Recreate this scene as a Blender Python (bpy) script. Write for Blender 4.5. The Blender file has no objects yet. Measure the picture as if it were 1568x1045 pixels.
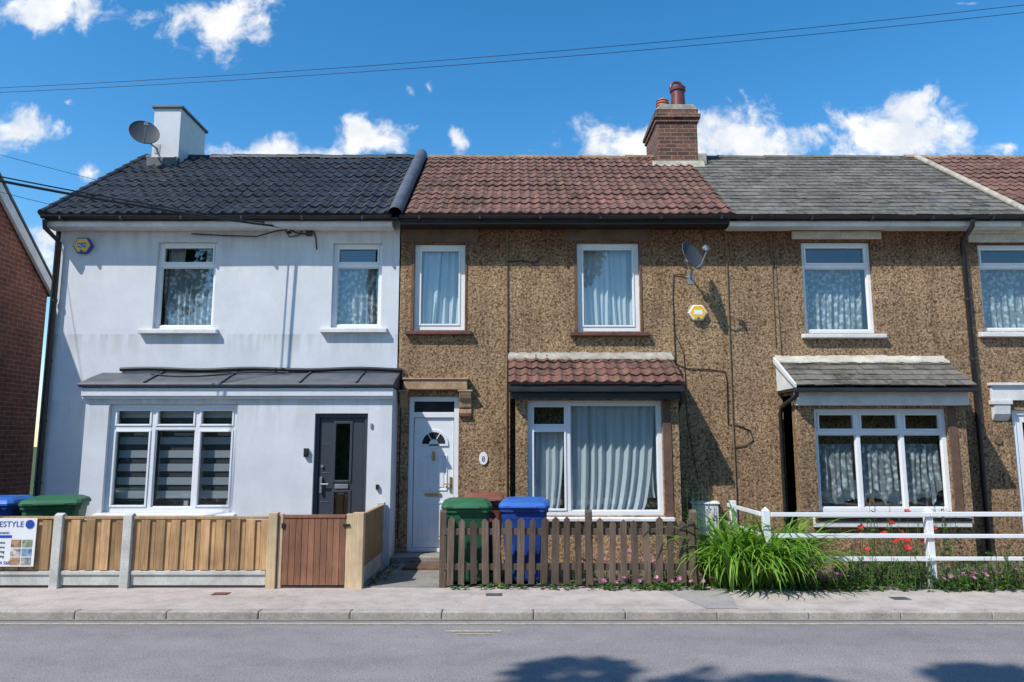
import bpy, math, random
from mathutils import Vector, Matrix, noise
random.seed(11)
R=random.random
def U(a,b): return a+(b-a)*random.random()
scene=bpy.context.scene
COL=scene.collection
# ------------------------------------------------------------------ mesh builder
class MB:
    def __init__(s): s.v=[];s.f=[];s.m=[];s.s=[];s.t=[];s.M=None;s.tint=0.5
    def add(s,vs,fs,m=0,smooth=False,tint=None):
        o=len(s.v)
        for p in vs:
            p=Vector(p)
            if s.M is not None: p=s.M@p
            s.v.append(p[:])
        t=s.tint if tint is None else tint
        for f in fs:
            s.f.append([i+o for i in f]); s.m.append(m); s.s.append(smooth); s.t.append(t)
    def quad(s,a,b,c,d,m=0,tint=None): s.add([a,b,c,d],[[0,1,2,3]],m,False,tint)
    def box(s,x0,x1,y0,y1,z0,z1,m=0,tint=None):
        s.add([(x0,y0,z0),(x1,y0,z0),(x1,y1,z0),(x0,y1,z0),(x0,y0,z1),(x1,y0,z1),(x1,y1,z1),(x0,y1,z1)],
          [[0,3,2,1],[4,5,6,7],[0,1,5,4],[1,2,6,5],[2,3,7,6],[3,0,4,7]],m,False,tint)
    def cyl(s,p0,p1,r0,r1=None,n=12,m=0,smooth=True,caps=True,tint=None):
        r1=r0 if r1 is None else r1
        p0=Vector(p0);p1=Vector(p1);d=(p1-p0).normalized()
        a=d.cross(Vector((0,0,1))) if abs(d.z)<.9 else d.cross(Vector((1,0,0)))
        a.normalize();b=d.cross(a)
        vs=[]
        for p,r in((p0,r0),(p1,r1)):
            for i in range(n):
                t=2*math.pi*i/n; vs.append(p+a*r*math.cos(t)+b*r*math.sin(t))
        s.add(vs,[[i,(i+1)%n,n+(i+1)%n,n+i] for i in range(n)],m,smooth,tint)
        if caps:
            s.add(vs[:n],[list(range(n))[::-1]],m,False,tint); s.add(vs[n:],[list(range(n))],m,False,tint)
    def tube(s,pts,r,n=8,m=0):
        pts=[Vector(p) for p in pts];vs=[];prev=None
        for i,p in enumerate(pts):
            d=(pts[min(i+1,len(pts)-1)]-pts[max(i-1,0)]).normalized()
            if prev is None: a=d.cross(Vector((0.3,0.2,1))).normalized()
            else: a=(prev-d*prev.dot(d)).normalized()
            prev=a;b=d.cross(a)
            rr=r[i] if isinstance(r,(list,tuple)) else r
            for k in range(n):
                t=2*math.pi*k/n; vs.append(p+a*rr*math.cos(t)+b*rr*math.sin(t))
        fs=[[i*n+k,i*n+(k+1)%n,(i+1)*n+(k+1)%n,(i+1)*n+k] for i in range(len(pts)-1) for k in range(n)]
        s.add(vs,fs,m,True)
    def prism_x(s,prof,x0,x1,m=0,tint=None):   # prof = [(y,z)...]
        n=len(prof)
        vs=[(x0,y,z) for y,z in prof]+[(x1,y,z) for y,z in prof]
        s.add(vs,[[i,(i+1)%n,n+(i+1)%n,n+i] for i in range(n)]+[list(range(n))[::-1],list(range(n,2*n))],m,False,tint)
    def prism_y(s,prof,y0,y1,m=0,tint=None):   # prof = [(x,z)...]
        n=len(prof)
        vs=[(x,y0,z) for x,z in prof]+[(x,y1,z) for x,z in prof]
        s.add(vs,[[i,(i+1)%n,n+(i+1)%n,n+i] for i in range(n)]+[list(range(n))[::-1],list(range(n,2*n))],m,False,tint)
    def obj(s,name,parent,mats,bevel=0,solid=0):
        me=bpy.data.meshes.new(name); me.from_pydata(s.v,[],s.f)
        if not isinstance(mats,(list,tuple)): mats=[mats]
        for x in mats: me.materials.append(x)
        me.polygons.foreach_set('material_index',s.m)
        me.polygons.foreach_set('use_smooth',s.s)
        at=me.attributes.new('tint','FLOAT','FACE'); at.data.foreach_set('value',s.t)
        me.update()
        ob=bpy.data.objects.new(name,me); COL.objects.link(ob)
        if parent: ob.parent=parent
        if bevel:
            b=ob.modifiers.new('bev','BEVEL'); b.width=bevel; b.segments=2; b.limit_method='ANGLE'
        return ob
def E(name):
    e=bpy.data.objects.new(name,None); COL.objects.link(e); e.empty_display_size=.2; return e
# ------------------------------------------------------------------ materials
def newmat(name):
    m=bpy.data.materials.new(name); m.use_nodes=True; nt=m.node_tree; nt.nodes.clear()
    out=nt.nodes.new('ShaderNodeOutputMaterial'); b=nt.nodes.new('ShaderNodeBsdfPrincipled')
    nt.links.new(b.outputs[0],out.inputs[0]); return m,nt,b,out
def N(nt,t,**k):
    n=nt.nodes.new(t)
    for a,v in k.items(): setattr(n,a,v)
    return n
def coords(nt,scale=(1,1,1)):
    tc=N(nt,'ShaderNodeTexCoord'); mp=N(nt,'ShaderNodeMapping'); mp.inputs['Scale'].default_value=scale
    nt.links.new(tc.outputs['Object'],mp.inputs[0]); return mp.outputs[0]
def ramp(nt,fac,stops,interp='LINEAR'):
    r=N(nt,'ShaderNodeValToRGB'); r.color_ramp.interpolation=interp
    el=r.color_ramp.elements
    while len(el)<len(stops): el.new(.5)
    for e,(p,c) in zip(el,stops): e.position=p; e.color=(*c,1) if len(c)==3 else c
    nt.links.new(fac,r.inputs[0]); return r.outputs[0]
def mixc(nt,fac,a,b,mode='MIX'):
    m=N(nt,'ShaderNodeMix',data_type='RGBA',blend_type=mode)
    for sock,val in((0,fac),(6,a),(7,b)):
        if isinstance(val,(int,float)): m.inputs[sock].default_value=val
        elif isinstance(val,tuple): m.inputs[sock].default_value=(*val,1)
        else: nt.links.new(val,m.inputs[sock])
    return m.outputs[2]
def noisef(nt,vec,scale,detail=4,rough=.55,dist=0):
    n=N(nt,'ShaderNodeTexNoise'); n.inputs['Scale'].default_value=scale;n.inputs['Detail'].default_value=detail
    n.inputs['Roughness'].default_value=rough;n.inputs['Distortion'].default_value=dist
    nt.links.new(vec,n.inputs['Vector']); return n.outputs['Fac']
def bump(nt,b,h,strength,dist=.01):
    n=N(nt,'ShaderNodeBump'); n.inputs['Strength'].default_value=strength; n.inputs['Distance'].default_value=dist
    nt.links.new(h,n.inputs['Height']); nt.links.new(n.outputs[0],b.inputs['Normal'])
def zband(nt,v,z0,z1):
    sep=N(nt,'ShaderNodeSeparateXYZ'); nt.links.new(v,sep.inputs[0])
    a=N(nt,'ShaderNodeMapRange'); nt.links.new(sep.outputs[2],a.inputs[0]); a.inputs[1].default_value=z0; a.inputs[2].default_value=z1
    lt=N(nt,'ShaderNodeMath',operation='LESS_THAN'); nt.links.new(sep.outputs[2],lt.inputs[0]); lt.inputs[1].default_value=z1
    mu=N(nt,'ShaderNodeMath',operation='MULTIPLY'); nt.links.new(a.outputs[0],mu.inputs[0]); nt.links.new(lt.outputs[0],mu.inputs[1]); return mu.outputs[0]
def k(c,f): return tuple(max(0,x*f) for x in c)
def pm(name,col,rough=.6,ns=6,amt=.25,bs=60,bst=.15,metal=0,scale=(1,1,1),tint=0,fine=0,spec=.5):
    m,nt,b,out=newmat(name); v=coords(nt,scale)
    n=noisef(nt,v,ns,4)
    c=ramp(nt,n,[(.3,k(col,1-amt)),(.7,k(col,1+amt))])
    if fine:
        n2=noisef(nt,v,bs,2,.7); c=mixc(nt,1.0,c,ramp(nt,n2,[(.3,(1-fine,)*3),(.7,(1+fine*.3,)*3)]),'MULTIPLY')
    nt.links.new(c,b.inputs['Base Color']); b.inputs['Roughness'].default_value=rough
    b.inputs['Metallic'].default_value=metal; b.inputs['Specular IOR Level'].default_value=spec
    if bst>.1: bump(nt,b,noisef(nt,v,bs,2),bst,.004)
    return m
def white_render():
    m,nt,b,out=newmat('white_render'); v=coords(nt)
    c=ramp(nt,noisef(nt,v,1.1,5,.6),[(.3,(.60,.615,.65)),(.7,(.70,.71,.735))])
    c=mixc(nt,1.0,c,ramp(nt,noisef(nt,v,5,4,.7),[(.35,(.95,.95,.945)),(.6,(1.01,1.01,1.01))]),'MULTIPLY')
    st=noisef(nt,coords(nt,(6,6,.6)),1.3,4,.6)
    c=mixc(nt,zband(nt,v,2.9,3.3),c,mixc(nt,1.0,c,ramp(nt,st,[(.42,(.80,.80,.77)),(.58,(1,1,1))]),'MULTIPLY'))
    c=mixc(nt,zband(nt,v,1.6,2.3),c,mixc(nt,1.0,c,ramp(nt,st,[(.42,(.86,.86,.83)),(.56,(1,1,1))]),'MULTIPLY'))
    c=mixc(nt,zband(nt,v,4.0,5.0),c,mixc(nt,1.0,c,ramp(nt,st,[(.42,(.86,.85,.82)),(.56,(1,1,1))]),'MULTIPLY'))
    sep=N(nt,'ShaderNodeSeparateXYZ'); nt.links.new(v,sep.inputs[0])
    mr=N(nt,'ShaderNodeMapRange'); nt.links.new(sep.outputs[2],mr.inputs[0]); mr.inputs[1].default_value=.0; mr.inputs[2].default_value=.7
    ad=N(nt,'ShaderNodeMath',operation='ADD'); nt.links.new(mr.outputs[0],ad.inputs[0]); nt.links.new(noisef(nt,v,3,4),ad.inputs[1])
    c=mixc(nt,1.0,c,ramp(nt,ad.outputs[0],[(.35,(.72,.7,.66)),(.9,(1,1,1))]),'MULTIPLY')
    nt.links.new(c,b.inputs['Base Color']); b.inputs['Roughness'].default_value=.85
    bump(nt,b,noisef(nt,v,60,3,.7),.4,.01); return m
def pebbledash(name,warm=1.0,dark=1.0):
    m,nt,b,out=newmat(name); v=coords(nt)
    vo=N(nt,'ShaderNodeTexVoronoi'); vo.inputs['Scale'].default_value=36; nt.links.new(v,vo.inputs['Vector'])
    n1=noisef(nt,v,26,4,.82)
    ad=N(nt,'ShaderNodeMath',operation='MULTIPLY_ADD'); nt.links.new(vo.outputs['Distance'],ad.inputs[0]); ad.inputs[1].default_value=-.34; nt.links.new(n1,ad.inputs[2])
    c=ramp(nt,ad.outputs[0],[(.15,k((.10,.064,.036),dark)),(.28,k((.30,.195,.108*warm),dark)),(.42,k((.455,.318,.186*warm),dark)),(.56,k((.66,.535,.39),dark))])
    c=mixc(nt,1.0,c,ramp(nt,noisef(nt,v,.9,5,.6),[(.3,(.74,.72,.72)),(.65,(1.08,1.05,1.01))]),'MULTIPLY')
    c=mixc(nt,1.0,c,ramp(nt,noisef(nt,v,5,4,.65),[(.35,(.82,.815,.82)),(.62,(1.07,1.05,1.04))]),'MULTIPLY')
    st=noisef(nt,coords(nt,(4,4,.3)),1.5,4,.65)
    c=mixc(nt,1.0,c,ramp(nt,st,[(.33,(.72,.70,.69)),(.5,(1,1,1))]),'MULTIPLY')
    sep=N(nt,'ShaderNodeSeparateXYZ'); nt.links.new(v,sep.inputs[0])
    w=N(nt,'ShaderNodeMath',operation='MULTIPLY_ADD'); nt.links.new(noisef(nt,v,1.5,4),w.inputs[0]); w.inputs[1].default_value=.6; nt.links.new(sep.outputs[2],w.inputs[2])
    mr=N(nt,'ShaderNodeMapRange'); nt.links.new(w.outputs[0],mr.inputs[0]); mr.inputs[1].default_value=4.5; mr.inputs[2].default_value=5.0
    c=mixc(nt,mr.outputs[0],c,mixc(nt,1.0,c,(.60,.46,.43),'MULTIPLY'))  # weathered brown under the eaves, which also deepens the eave shadow in colour
    nt.links.new(c,b.inputs['Base Color']); b.inputs['Roughness'].default_value=.9; b.inputs['Specular IOR Level'].default_value=.2
    bump(nt,b,ad.outputs[0],.85,.014); return m
def brick(name,c1,c2,mortar,scale=1.0):
    m,nt,b,out=newmat(name); tc=N(nt,'ShaderNodeTexCoord'); sp=N(nt,'ShaderNodeSeparateXYZ'); nt.links.new(tc.outputs['Object'],sp.inputs[0])
    a=N(nt,'ShaderNodeMath',operation='ADD'); nt.links.new(sp.outputs[0],a.inputs[0]); nt.links.new(sp.outputs[1],a.inputs[1])
    cb=N(nt,'ShaderNodeCombineXYZ'); nt.links.new(a.outputs[0],cb.inputs[0]); nt.links.new(sp.outputs[2],cb.inputs[1])
    br=N(nt,'ShaderNodeTexBrick'); nt.links.new(cb.outputs[0],br.inputs['Vector'])
    br.inputs['Scale'].default_value=1; br.inputs['Brick Width'].default_value=.225; br.inputs['Row Height'].default_value=.075
    br.inputs['Mortar Size'].default_value=.007; br.inputs['Mortar Smooth'].default_value=.2; br.inputs['Bias'].default_value=0
    br.inputs['Color1'].default_value=(*c1,1); br.inputs['Color2'].default_value=(*c2,1); br.inputs['Mortar'].default_value=(*mortar,1)
    v=tc.outputs['Object']
    c=mixc(nt,1.0,br.outputs['Color'],ramp(nt,noisef(nt,v,3,5,.7),[(.3,(.62,.6,.6)),(.7,(1.2,1.15,1.1))]),'MULTIPLY')
    c=mixc(nt,1.0,c,ramp(nt,noisef(nt,v,30,3,.7),[(.3,(.65,.65,.65)),(.7,(1.25,1.25,1.25))]),'MULTIPLY')
    nt.links.new(c,b.inputs['Base Color']); b.inputs['Roughness'].default_value=.88
    iv=N(nt,'ShaderNodeMath',operation='SUBTRACT'); iv.inputs[0].default_value=1; nt.links.new(br.outputs['Fac'],iv.inputs[1])
    bump(nt,b,iv.outputs[0],.6,.008); return m
def roofmat(name,base,lichen,la=.5,rough=.75,tint=.35,lo=.56,hi=.72):
    m,nt,b,out=newmat(name); v=coords(nt)
    a=N(nt,'ShaderNodeAttribute',attribute_name='tint')
    c=mixc(nt,1.0,ramp(nt,noisef(nt,v,1.6,5,.7),[(.3,k(base,.62)),(.7,k(base,1.35))]),ramp(nt,a.outputs['Fac'],[(0,(1-tint,)*3),(1,(1+tint,)*3)]),'MULTIPLY')
    c=mixc(nt,ramp(nt,noisef(nt,v,9,6,.75),[(lo,(0,0,0)),(hi,(la,)*3)]),c,lichen)
    n2=noisef(nt,v,60,3,.7)
    c=mixc(nt,.7,c,ramp(nt,n2,[(.3,(.55,)*3),(.7,(1.25,)*3)]),'MULTIPLY')
    nt.links.new(c,b.inputs['Base Color']); b.inputs['Roughness'].default_value=rough
    bump(nt,b,n2,.3,.004); return m
def wood(name,col,amt=.3,tint=.25):
    m,nt,b,out=newmat(name); v=coords(nt,(28,28,1.6))
    a=N(nt,'ShaderNodeAttribute',attribute_name='tint')
    g=noisef(nt,v,1.6,5,.65,.6)
    c=ramp(nt,g,[(.3,k(col,1-amt)),(.7,k(col,1+amt))])
    c=mixc(nt,1.0,c,ramp(nt,a.outputs['Fac'],[(0,(1-tint,)*3),(1,(1+tint,)*3)]),'MULTIPLY')
    c=mixc(nt,1.0,c,ramp(nt,noisef(nt,coords(nt),3,4),[(.3,(.72,.71,.70)),(.65,(1.08,1.08,1.08))]),'MULTIPLY')
    nt.links.new(c,b.inputs['Base Color']); b.inputs['Roughness'].default_value=.8
    bump(nt,b,g,.35,.004); return m
def glassmat(name,tint=(.88,.92,.92),base=.08):
    m=bpy.data.materials.new(name); m.use_nodes=True; nt=m.node_tree; nt.nodes.clear()
    out=N(nt,'ShaderNodeOutputMaterial'); tr=N(nt,'ShaderNodeBsdfTransparent'); tr.inputs[0].default_value=(*tint,1)
    gl=N(nt,'ShaderNodeBsdfGlossy'); gl.inputs['Roughness'].default_value=.012; gl.inputs[0].default_value=(.95,.97,1,1)
    lw=N(nt,'ShaderNodeLayerWeight'); lw.inputs[0].default_value=.5
    pw=N(nt,'ShaderNodeMath',operation='POWER'); nt.links.new(lw.outputs['Facing'],pw.inputs[0]); pw.inputs[1].default_value=4
    ad=N(nt,'ShaderNodeMath',operation='MULTIPLY_ADD',use_clamp=True); nt.links.new(pw.outputs[0],ad.inputs[0]); ad.inputs[1].default_value=.8; ad.inputs[2].default_value=.05+base
    mx=N(nt,'ShaderNodeMixShader'); nt.links.new(ad.outputs[0],mx.inputs[0]); nt.links.new(tr.outputs[0],mx.inputs[1]); nt.links.new(gl.outputs[0],mx.inputs[2])
    nt.links.new(mx.outputs[0],out.inputs[0]); return m
def fabric(name,col,lace=None,scale=14,transl=.3):
    m=bpy.data.materials.new(name); m.use_nodes=True; nt=m.node_tree; nt.nodes.clear()
    out=N(nt,'ShaderNodeOutputMaterial'); d=N(nt,'ShaderNodeBsdfDiffuse'); t=N(nt,'ShaderNodeBsdfTranslucent')
    d.inputs[0].default_value=(*col,1); t.inputs[0].default_value=(*col,1)
    mx=N(nt,'ShaderNodeMixShader'); mx.inputs[0].default_value=transl; nt.links.new(d.outputs[0],mx.inputs[1]); nt.links.new(t.outputs[0],mx.inputs[2])
    if lace:
        v=coords(nt); vo=N(nt,'ShaderNodeTexVoronoi',feature='SMOOTH_F1'); vo.inputs['Scale'].default_value=scale; nt.links.new(v,vo.inputs['Vector'])
        n=noisef(nt,v,scale*1.3,3,.7)
        s=N(nt,'ShaderNodeMath',operation='ADD'); nt.links.new(vo.outputs['Distance'],s.inputs[0]); nt.links.new(n,s.inputs[1])
        c=ramp(nt,s.outputs[0],[(.74,col),(.95,k(col,lace))])
        nt.links.new(c,d.inputs[0])
    nt.links.new(mx.outputs[0],out.inputs[0]); return m
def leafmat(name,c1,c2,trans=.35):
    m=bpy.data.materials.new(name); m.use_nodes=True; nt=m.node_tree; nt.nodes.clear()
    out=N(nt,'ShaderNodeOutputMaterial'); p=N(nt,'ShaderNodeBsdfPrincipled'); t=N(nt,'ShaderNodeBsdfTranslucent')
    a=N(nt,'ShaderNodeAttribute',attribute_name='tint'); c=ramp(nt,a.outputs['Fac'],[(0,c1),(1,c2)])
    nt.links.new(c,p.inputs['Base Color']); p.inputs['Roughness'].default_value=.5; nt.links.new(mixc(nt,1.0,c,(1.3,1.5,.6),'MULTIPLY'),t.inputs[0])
    mx=N(nt,'ShaderNodeMixShader'); mx.inputs[0].default_value=trans
    nt.links.new(p.outputs[0],mx.inputs[1]); nt.links.new(t.outputs[0],mx.inputs[2]); nt.links.new(mx.outputs[0],out.inputs[0]); return m

M_white=white_render()
M_peb=pebbledash('pebbledash'); M_peb2=pebbledash('pebbledash_side',1.05,.95)
M_upvc=pm('white_upvc',(.78,.79,.80),.35,3,.04,40,.02)
M_paint=pm('white_paint',(.70,.70,.68),.6,5,.12,50,.15,fine=.12)
M_cream=pm('cream_paint',(.58,.53,.43),.75,5,.2,40,.3,fine=.25)
M_black=pm('black_plastic',(.022,.022,.024),.4,6,.25,40,.03)
M_cable=pm('black_cable',(.012,.012,.014),.5,6,.2,40,0)
M_brownl=pm('brown_render',(.15,.085,.055),.85,5,.3,50,.4,fine=.35)
M_orangel=pm('ochre_render',(.44,.28,.16),.8,5,.3,50,.4,fine=.35)
M_redsill=pm('red_brown_sill',(.15,.055,.04),.6,8,.3,60,.2,fine=.25)
M_grey_door=pm('anthracite_door',(.045,.052,.065),.4,4,.05,60,.03)
M_roofblack=roofmat('charcoal_tiles',(.034,.036,.040),(.10,.11,.09),.35,.55,.28)
M_roofred=roofmat('red_brown_tiles',(.150,.068,.050),(.28,.20,.12),.65,.8,.36,.50,.7)
M_ridgered=roofmat('ochre_ridge_tiles',(.26,.15,.09),(.40,.32,.16),.7,.8,.3,.45,.65)
M_slate=roofmat('slate',(.125,.115,.10),(.27,.25,.17),.8,.7,.40,.47,.68)
M_lead=pm('lead_flashing',(.085,.092,.105),.55,4,.3,20,.15)
M_cement=pm('cement',(.40,.36,.29),.85,8,.3,50,.4,fine=.25)
M_brick=brick('red_brick',(.34,.10,.055),(.24,.07,.04),(.32,.27,.23))
M_chbrick=brick('chimney_brick',(.24,.10,.06),(.10,.05,.04),(.28,.23,.18))
M_terra=pm('terracotta',(.42,.15,.08),.7,8,.2,50,.2)
M_pot=pm('glazed_pot',(.15,.04,.03),.35,8,.2,50,.1)
M_glass=glassmat('window_glass'); M_glassd=glassmat('dark_glass',(.3,.32,.34),.12)
M_lace=fabric('lace_curtain',(.70,.78,.82),.38,15); M_net=fabric('net_curtain',(.74,.81,.84))
M_blind=fabric('blind_fabric',(.50,.54,.58))
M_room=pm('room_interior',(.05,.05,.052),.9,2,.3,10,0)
M_fence=wood('fence_boards',(.45,.275,.13),.34,.28); M_post=wood('fence_post_timber',(.58,.44,.27),.18,.1)
M_gate=wood('gate_timber',(.27,.125,.07),.25,.2)
M_picket=wood('weathered_picket',(.115,.082,.060),.45,.4)
M_gravel=pm('concrete_board',(.56,.56,.52),.85,4,.2,60,.3,fine=.2)
M_green=pm('green_bin_plastic',(.022,.12,.05),.5,5,.2,60,.12); M_blue=pm('blue_bin_plastic',(.012,.05,.26),.5,5,.2,60,.12)
M_bluel=pm('blue_lid_plastic',(.03,.13,.44),.42,5,.15,60,.12)
M_brownb=pm('brown_bin_plastic',(.20,.07,.045),.5,5,.15,60,.12)
M_rubber=pm('rubber',(.02,.02,.02),.8,5,.1,60,.1)
M_dish=pm('grey_dish_metal',(.06,.065,.075),.55,5,.12,60,.03); M_metal=pm('galvanised_metal',(.35,.36,.37),.45,8,.15,60,.05,metal=.7)
M_yellow=pm('alarm_yellow',(.85,.50,.02),.4,5,.05,60,0); M_alw=pm('alarm_white',(.80,.80,.76),.4,5,.05,60,0); M_alb=pm('alarm_blue',(.02,.07,.35),.4,5,.05,60,0)
M_brass=pm('brass',(.55,.36,.12),.35,8,.15,60,.05,metal=.8)
M_conduit=pm('painted_conduit',(.17,.12,.07),.7,8,.25,60,.3)
def ground_mat(name,c1,c2,speck,sp_amt,patch=.2,crack=False,rough=.9,bs=.5):
    m,nt,b,out=newmat(name); v=coords(nt)
    c=ramp(nt,noisef(nt,coords(nt,(.25,1,1)),.8,5,.6),[(.3,c1),(.7,c2)])
    n1=noisef(nt,v,speck,4,.85)
    c=mixc(nt,1.0,c,ramp(nt,n1,[(.32,(1-sp_amt,)*3),(.68,(1+sp_amt,)*3)]),'MULTIPLY')
    c=mixc(nt,1.0,c,ramp(nt,noisef(nt,v,3.2,5,.7),[(.3,(1-patch,)*3),(.6,(1.03,)*3)]),'MULTIPLY')
    if crack:
        vo=N(nt,'ShaderNodeTexVoronoi',feature='DISTANCE_TO_EDGE'); vo.inputs['Scale'].default_value=.6
        va=N(nt,'ShaderNodeVectorMath',operation='MULTIPLY_ADD'); 
        nn=N(nt,'ShaderNodeTexNoise'); nn.inputs['Scale'].default_value=3; nn.inputs['Detail'].default_value=5; nt.links.new(v,nn.inputs['Vector'])
        nt.links.new(nn.outputs['Color'],va.inputs[0]); va.inputs[1].default_value=(.6,.6,.6); nt.links.new(v,va.inputs[2]); nt.links.new(va.outputs[0],vo.inputs['Vector'])
        c=mixc(nt,1.0,c,ramp(nt,vo.outputs['Distance'],[(.0,(.78,.78,.78)),(.008,(1,1,1))]),'MULTIPLY')
    nt.links.new(c,b.inputs['Base Color']); b.inputs['Roughness'].default_value=rough; b.inputs['Specular IOR Level'].default_value=.25
    bump(nt,b,n1,bs,.006); return m
M_road=ground_mat('asphalt',(.215,.200,.200),(.285,.266,.263),70,.55,.14)
M_pave=ground_mat('pavement_asphalt',(.44,.378,.338),(.53,.46,.415),70,.38,.26,True)
M_patch=ground_mat('asphalt_patch',(.33,.30,.28),(.39,.36,.34),70,.4,.2)
M_kerb=ground_mat('kerb_stone',(.38,.335,.29),(.50,.445,.39),50,.3,.35)
M_soil=ground_mat('garden_soil',(.12,.09,.06),(.18,.14,.10),25,.5,.3)
M_conc=ground_mat('concrete_path',(.25,.23,.205),(.34,.315,.285),40,.3,.3,True)
M_grass=ground_mat('grass_ground',(.05,.08,.02),(.10,.12,.04),20,.5,.3)
def wornpaint(name,col,under,lo,hi):
    m,nt,b,out=newmat(name); v=coords(nt)
    c=mixc(nt,ramp(nt,noisef(nt,v,22,6,.8),[(lo,(0,0,0)),(hi,(1,1,1))]),under,col)
    nt.links.new(c,b.inputs['Base Color']); b.inputs['Roughness'].default_value=.85; return m
M_yline=wornpaint('worn_yellow_line',(.52,.43,.22),(.26,.24,.238),.38,.60)
M_tar=pm('tar_joint',(.15,.14,.137),.7,8,.25,60,.1)

# ------------------------------------------------------------------ ground
def sheet(name,x0,x1,y0,y1,z,mat):
    b=MB(); b.quad((x0,y0,z),(x1,y0,z),(x1,y1,z),(x0,y1,z)); return b.obj(name,None,mat)
sheet('ground',-600,600,-600,600,-.085,M_grass)
sheet('road',-80,80,-9.9,-3.30,-.07,M_road)
sheet('opposite_pavement',-80,80,-12.2,-9.9,.0,M_pave)
sheet('pavement',-80,80,-3.22,-2.0,0.0,M_pave)
sheet('front_garden_ground',-40,40,-2.0,.6,-.004,M_soil)
b=MB(); b.add([(1.72,-2.16,.004),(2.5,-2.16,.004),(2.3,-3.20,.004),(1.98,-3.20,.004)],[[3,2,1,0]]); b.obj('pavement_patch',None,M_patch)
b=MB(); 
def wig(x0,x1,y,z,w,amp,mb):
    n=int((x1-x0)/.15); pts=[(x0+(x1-x0)*i/n, y+amp*noise.noise(Vector((x0+i*.11,y*3,0)))) for i in range(n+1)]
    for i in range(n):
        (xa,ya),(xb,yb)=pts[i],pts[i+1]; mb.add([(xa,ya-w,z),(xb,yb-w,z),(xb,yb+w,z),(xa,ya+w,z)],[[0,1,2,3]])
wig(-14,14,-3.40,-.0660,.016,.03,b); b.obj('road_tar_joints',None,M_tar)
g=E('concrete_garden_path')
b=MB(); b.box(-1.66,-.82,-2.08,-.42,-.05,.012); b.box(-6.9,-1.72,-1.98,-.5,-.05,.008); b.obj('slab',g,M_conc)
k1=E('kerb')
b=MB(); x=-40.0
while x<40:
    w=.914; b.box(x+.003,x+w-.003,-3.35+U(-.003,.003),-3.215,-.2,.004+U(-.002,.002),0,R()); x+=w
b.obj('kerb_stones',k1,M_kerb,.012)
k2=E('kerb'); b=MB(); x=-40.0
while x<40: b.box(x+.004,x+.91,-10.0,-9.88,-.2,.004,0,R()); x+=.914
b.obj('kerb_stones',k2,M_kerb,.012)
b=MB(); b.box(-80,80,-3.58,-3.52,-.0655,-.0650); b.obj('yellow_road_line',None,M_yline)
b=MB()
b.box(-.62,-.10,-3.86,-3.80,-.0655,-.0645); b.box(-.5,-.2,-3.96,-3.92,-.0655,-.0645)
b.obj('road_survey_marking',None,M_yline)
for i,(cx,cy,m) in enumerate([(-3.25,-2.45,M_brownb),(-.2,-2.5,M_gravel),(4.2,-2.7,M_metal)]):
    g=E('utility_cover'); b=MB(); b.box(cx-.09,cx+.09,cy-.07,cy+.07,-.02,.005); b.box(cx-.07,cx+.07,cy-.05,cy+.05,.0,.008); b.obj('iron_lid',g,M_redsill if i==0 else M_lead)

# ------------------------------------------------------------------ helpers for houses
def wall(mb,xa,xb,za,zb,y,ops,depth=.16,m=0,rm=None):
    xs=sorted({xa,xb,*[v for o in ops for v in(o[0],o[1])]}); zs=sorted({za,zb,*[v for o in ops for v in(o[2],o[3])]})
    for i in range(len(xs)-1):
        for j in range(len(zs)-1):
            cx=(xs[i]+xs[i+1])/2; cz=(zs[j]+zs[j+1])/2
            if any(o[0]<cx<o[1] and o[2]<cz<o[3] for o in ops): continue
            mb.quad((xs[i],y,zs[j]),(xs[i+1],y,zs[j]),(xs[i+1],y,zs[j+1]),(xs[i],y,zs[j+1]),m)
    r=m if rm is None else rm
    for a,c,d,e in ops:
        mb.quad((a,y,d),(a,y+depth,d),(a,y+depth,e),(a,y,e),r); mb.quad((c,y,e),(c,y+depth,e),(c,y+depth,d),(c,y,d),r)
        mb.quad((a,y,e),(a,y+depth,e),(c,y+depth,e),(c,y,e),r); mb.quad((a,y+depth,d),(a,y,d),(c,y,d),(c,y+depth,d),r)
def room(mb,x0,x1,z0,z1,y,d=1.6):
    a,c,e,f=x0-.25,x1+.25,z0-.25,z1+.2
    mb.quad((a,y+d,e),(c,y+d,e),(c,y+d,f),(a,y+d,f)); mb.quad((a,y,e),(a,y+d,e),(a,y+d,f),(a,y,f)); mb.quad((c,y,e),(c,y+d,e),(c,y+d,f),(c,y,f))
    mb.quad((a,y,e),(c,y,e),(c,y+d,e),(a,y+d,e)); mb.quad((a,y,f),(c,y,f),(c,y+d,f),(a,y+d,f))
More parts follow.
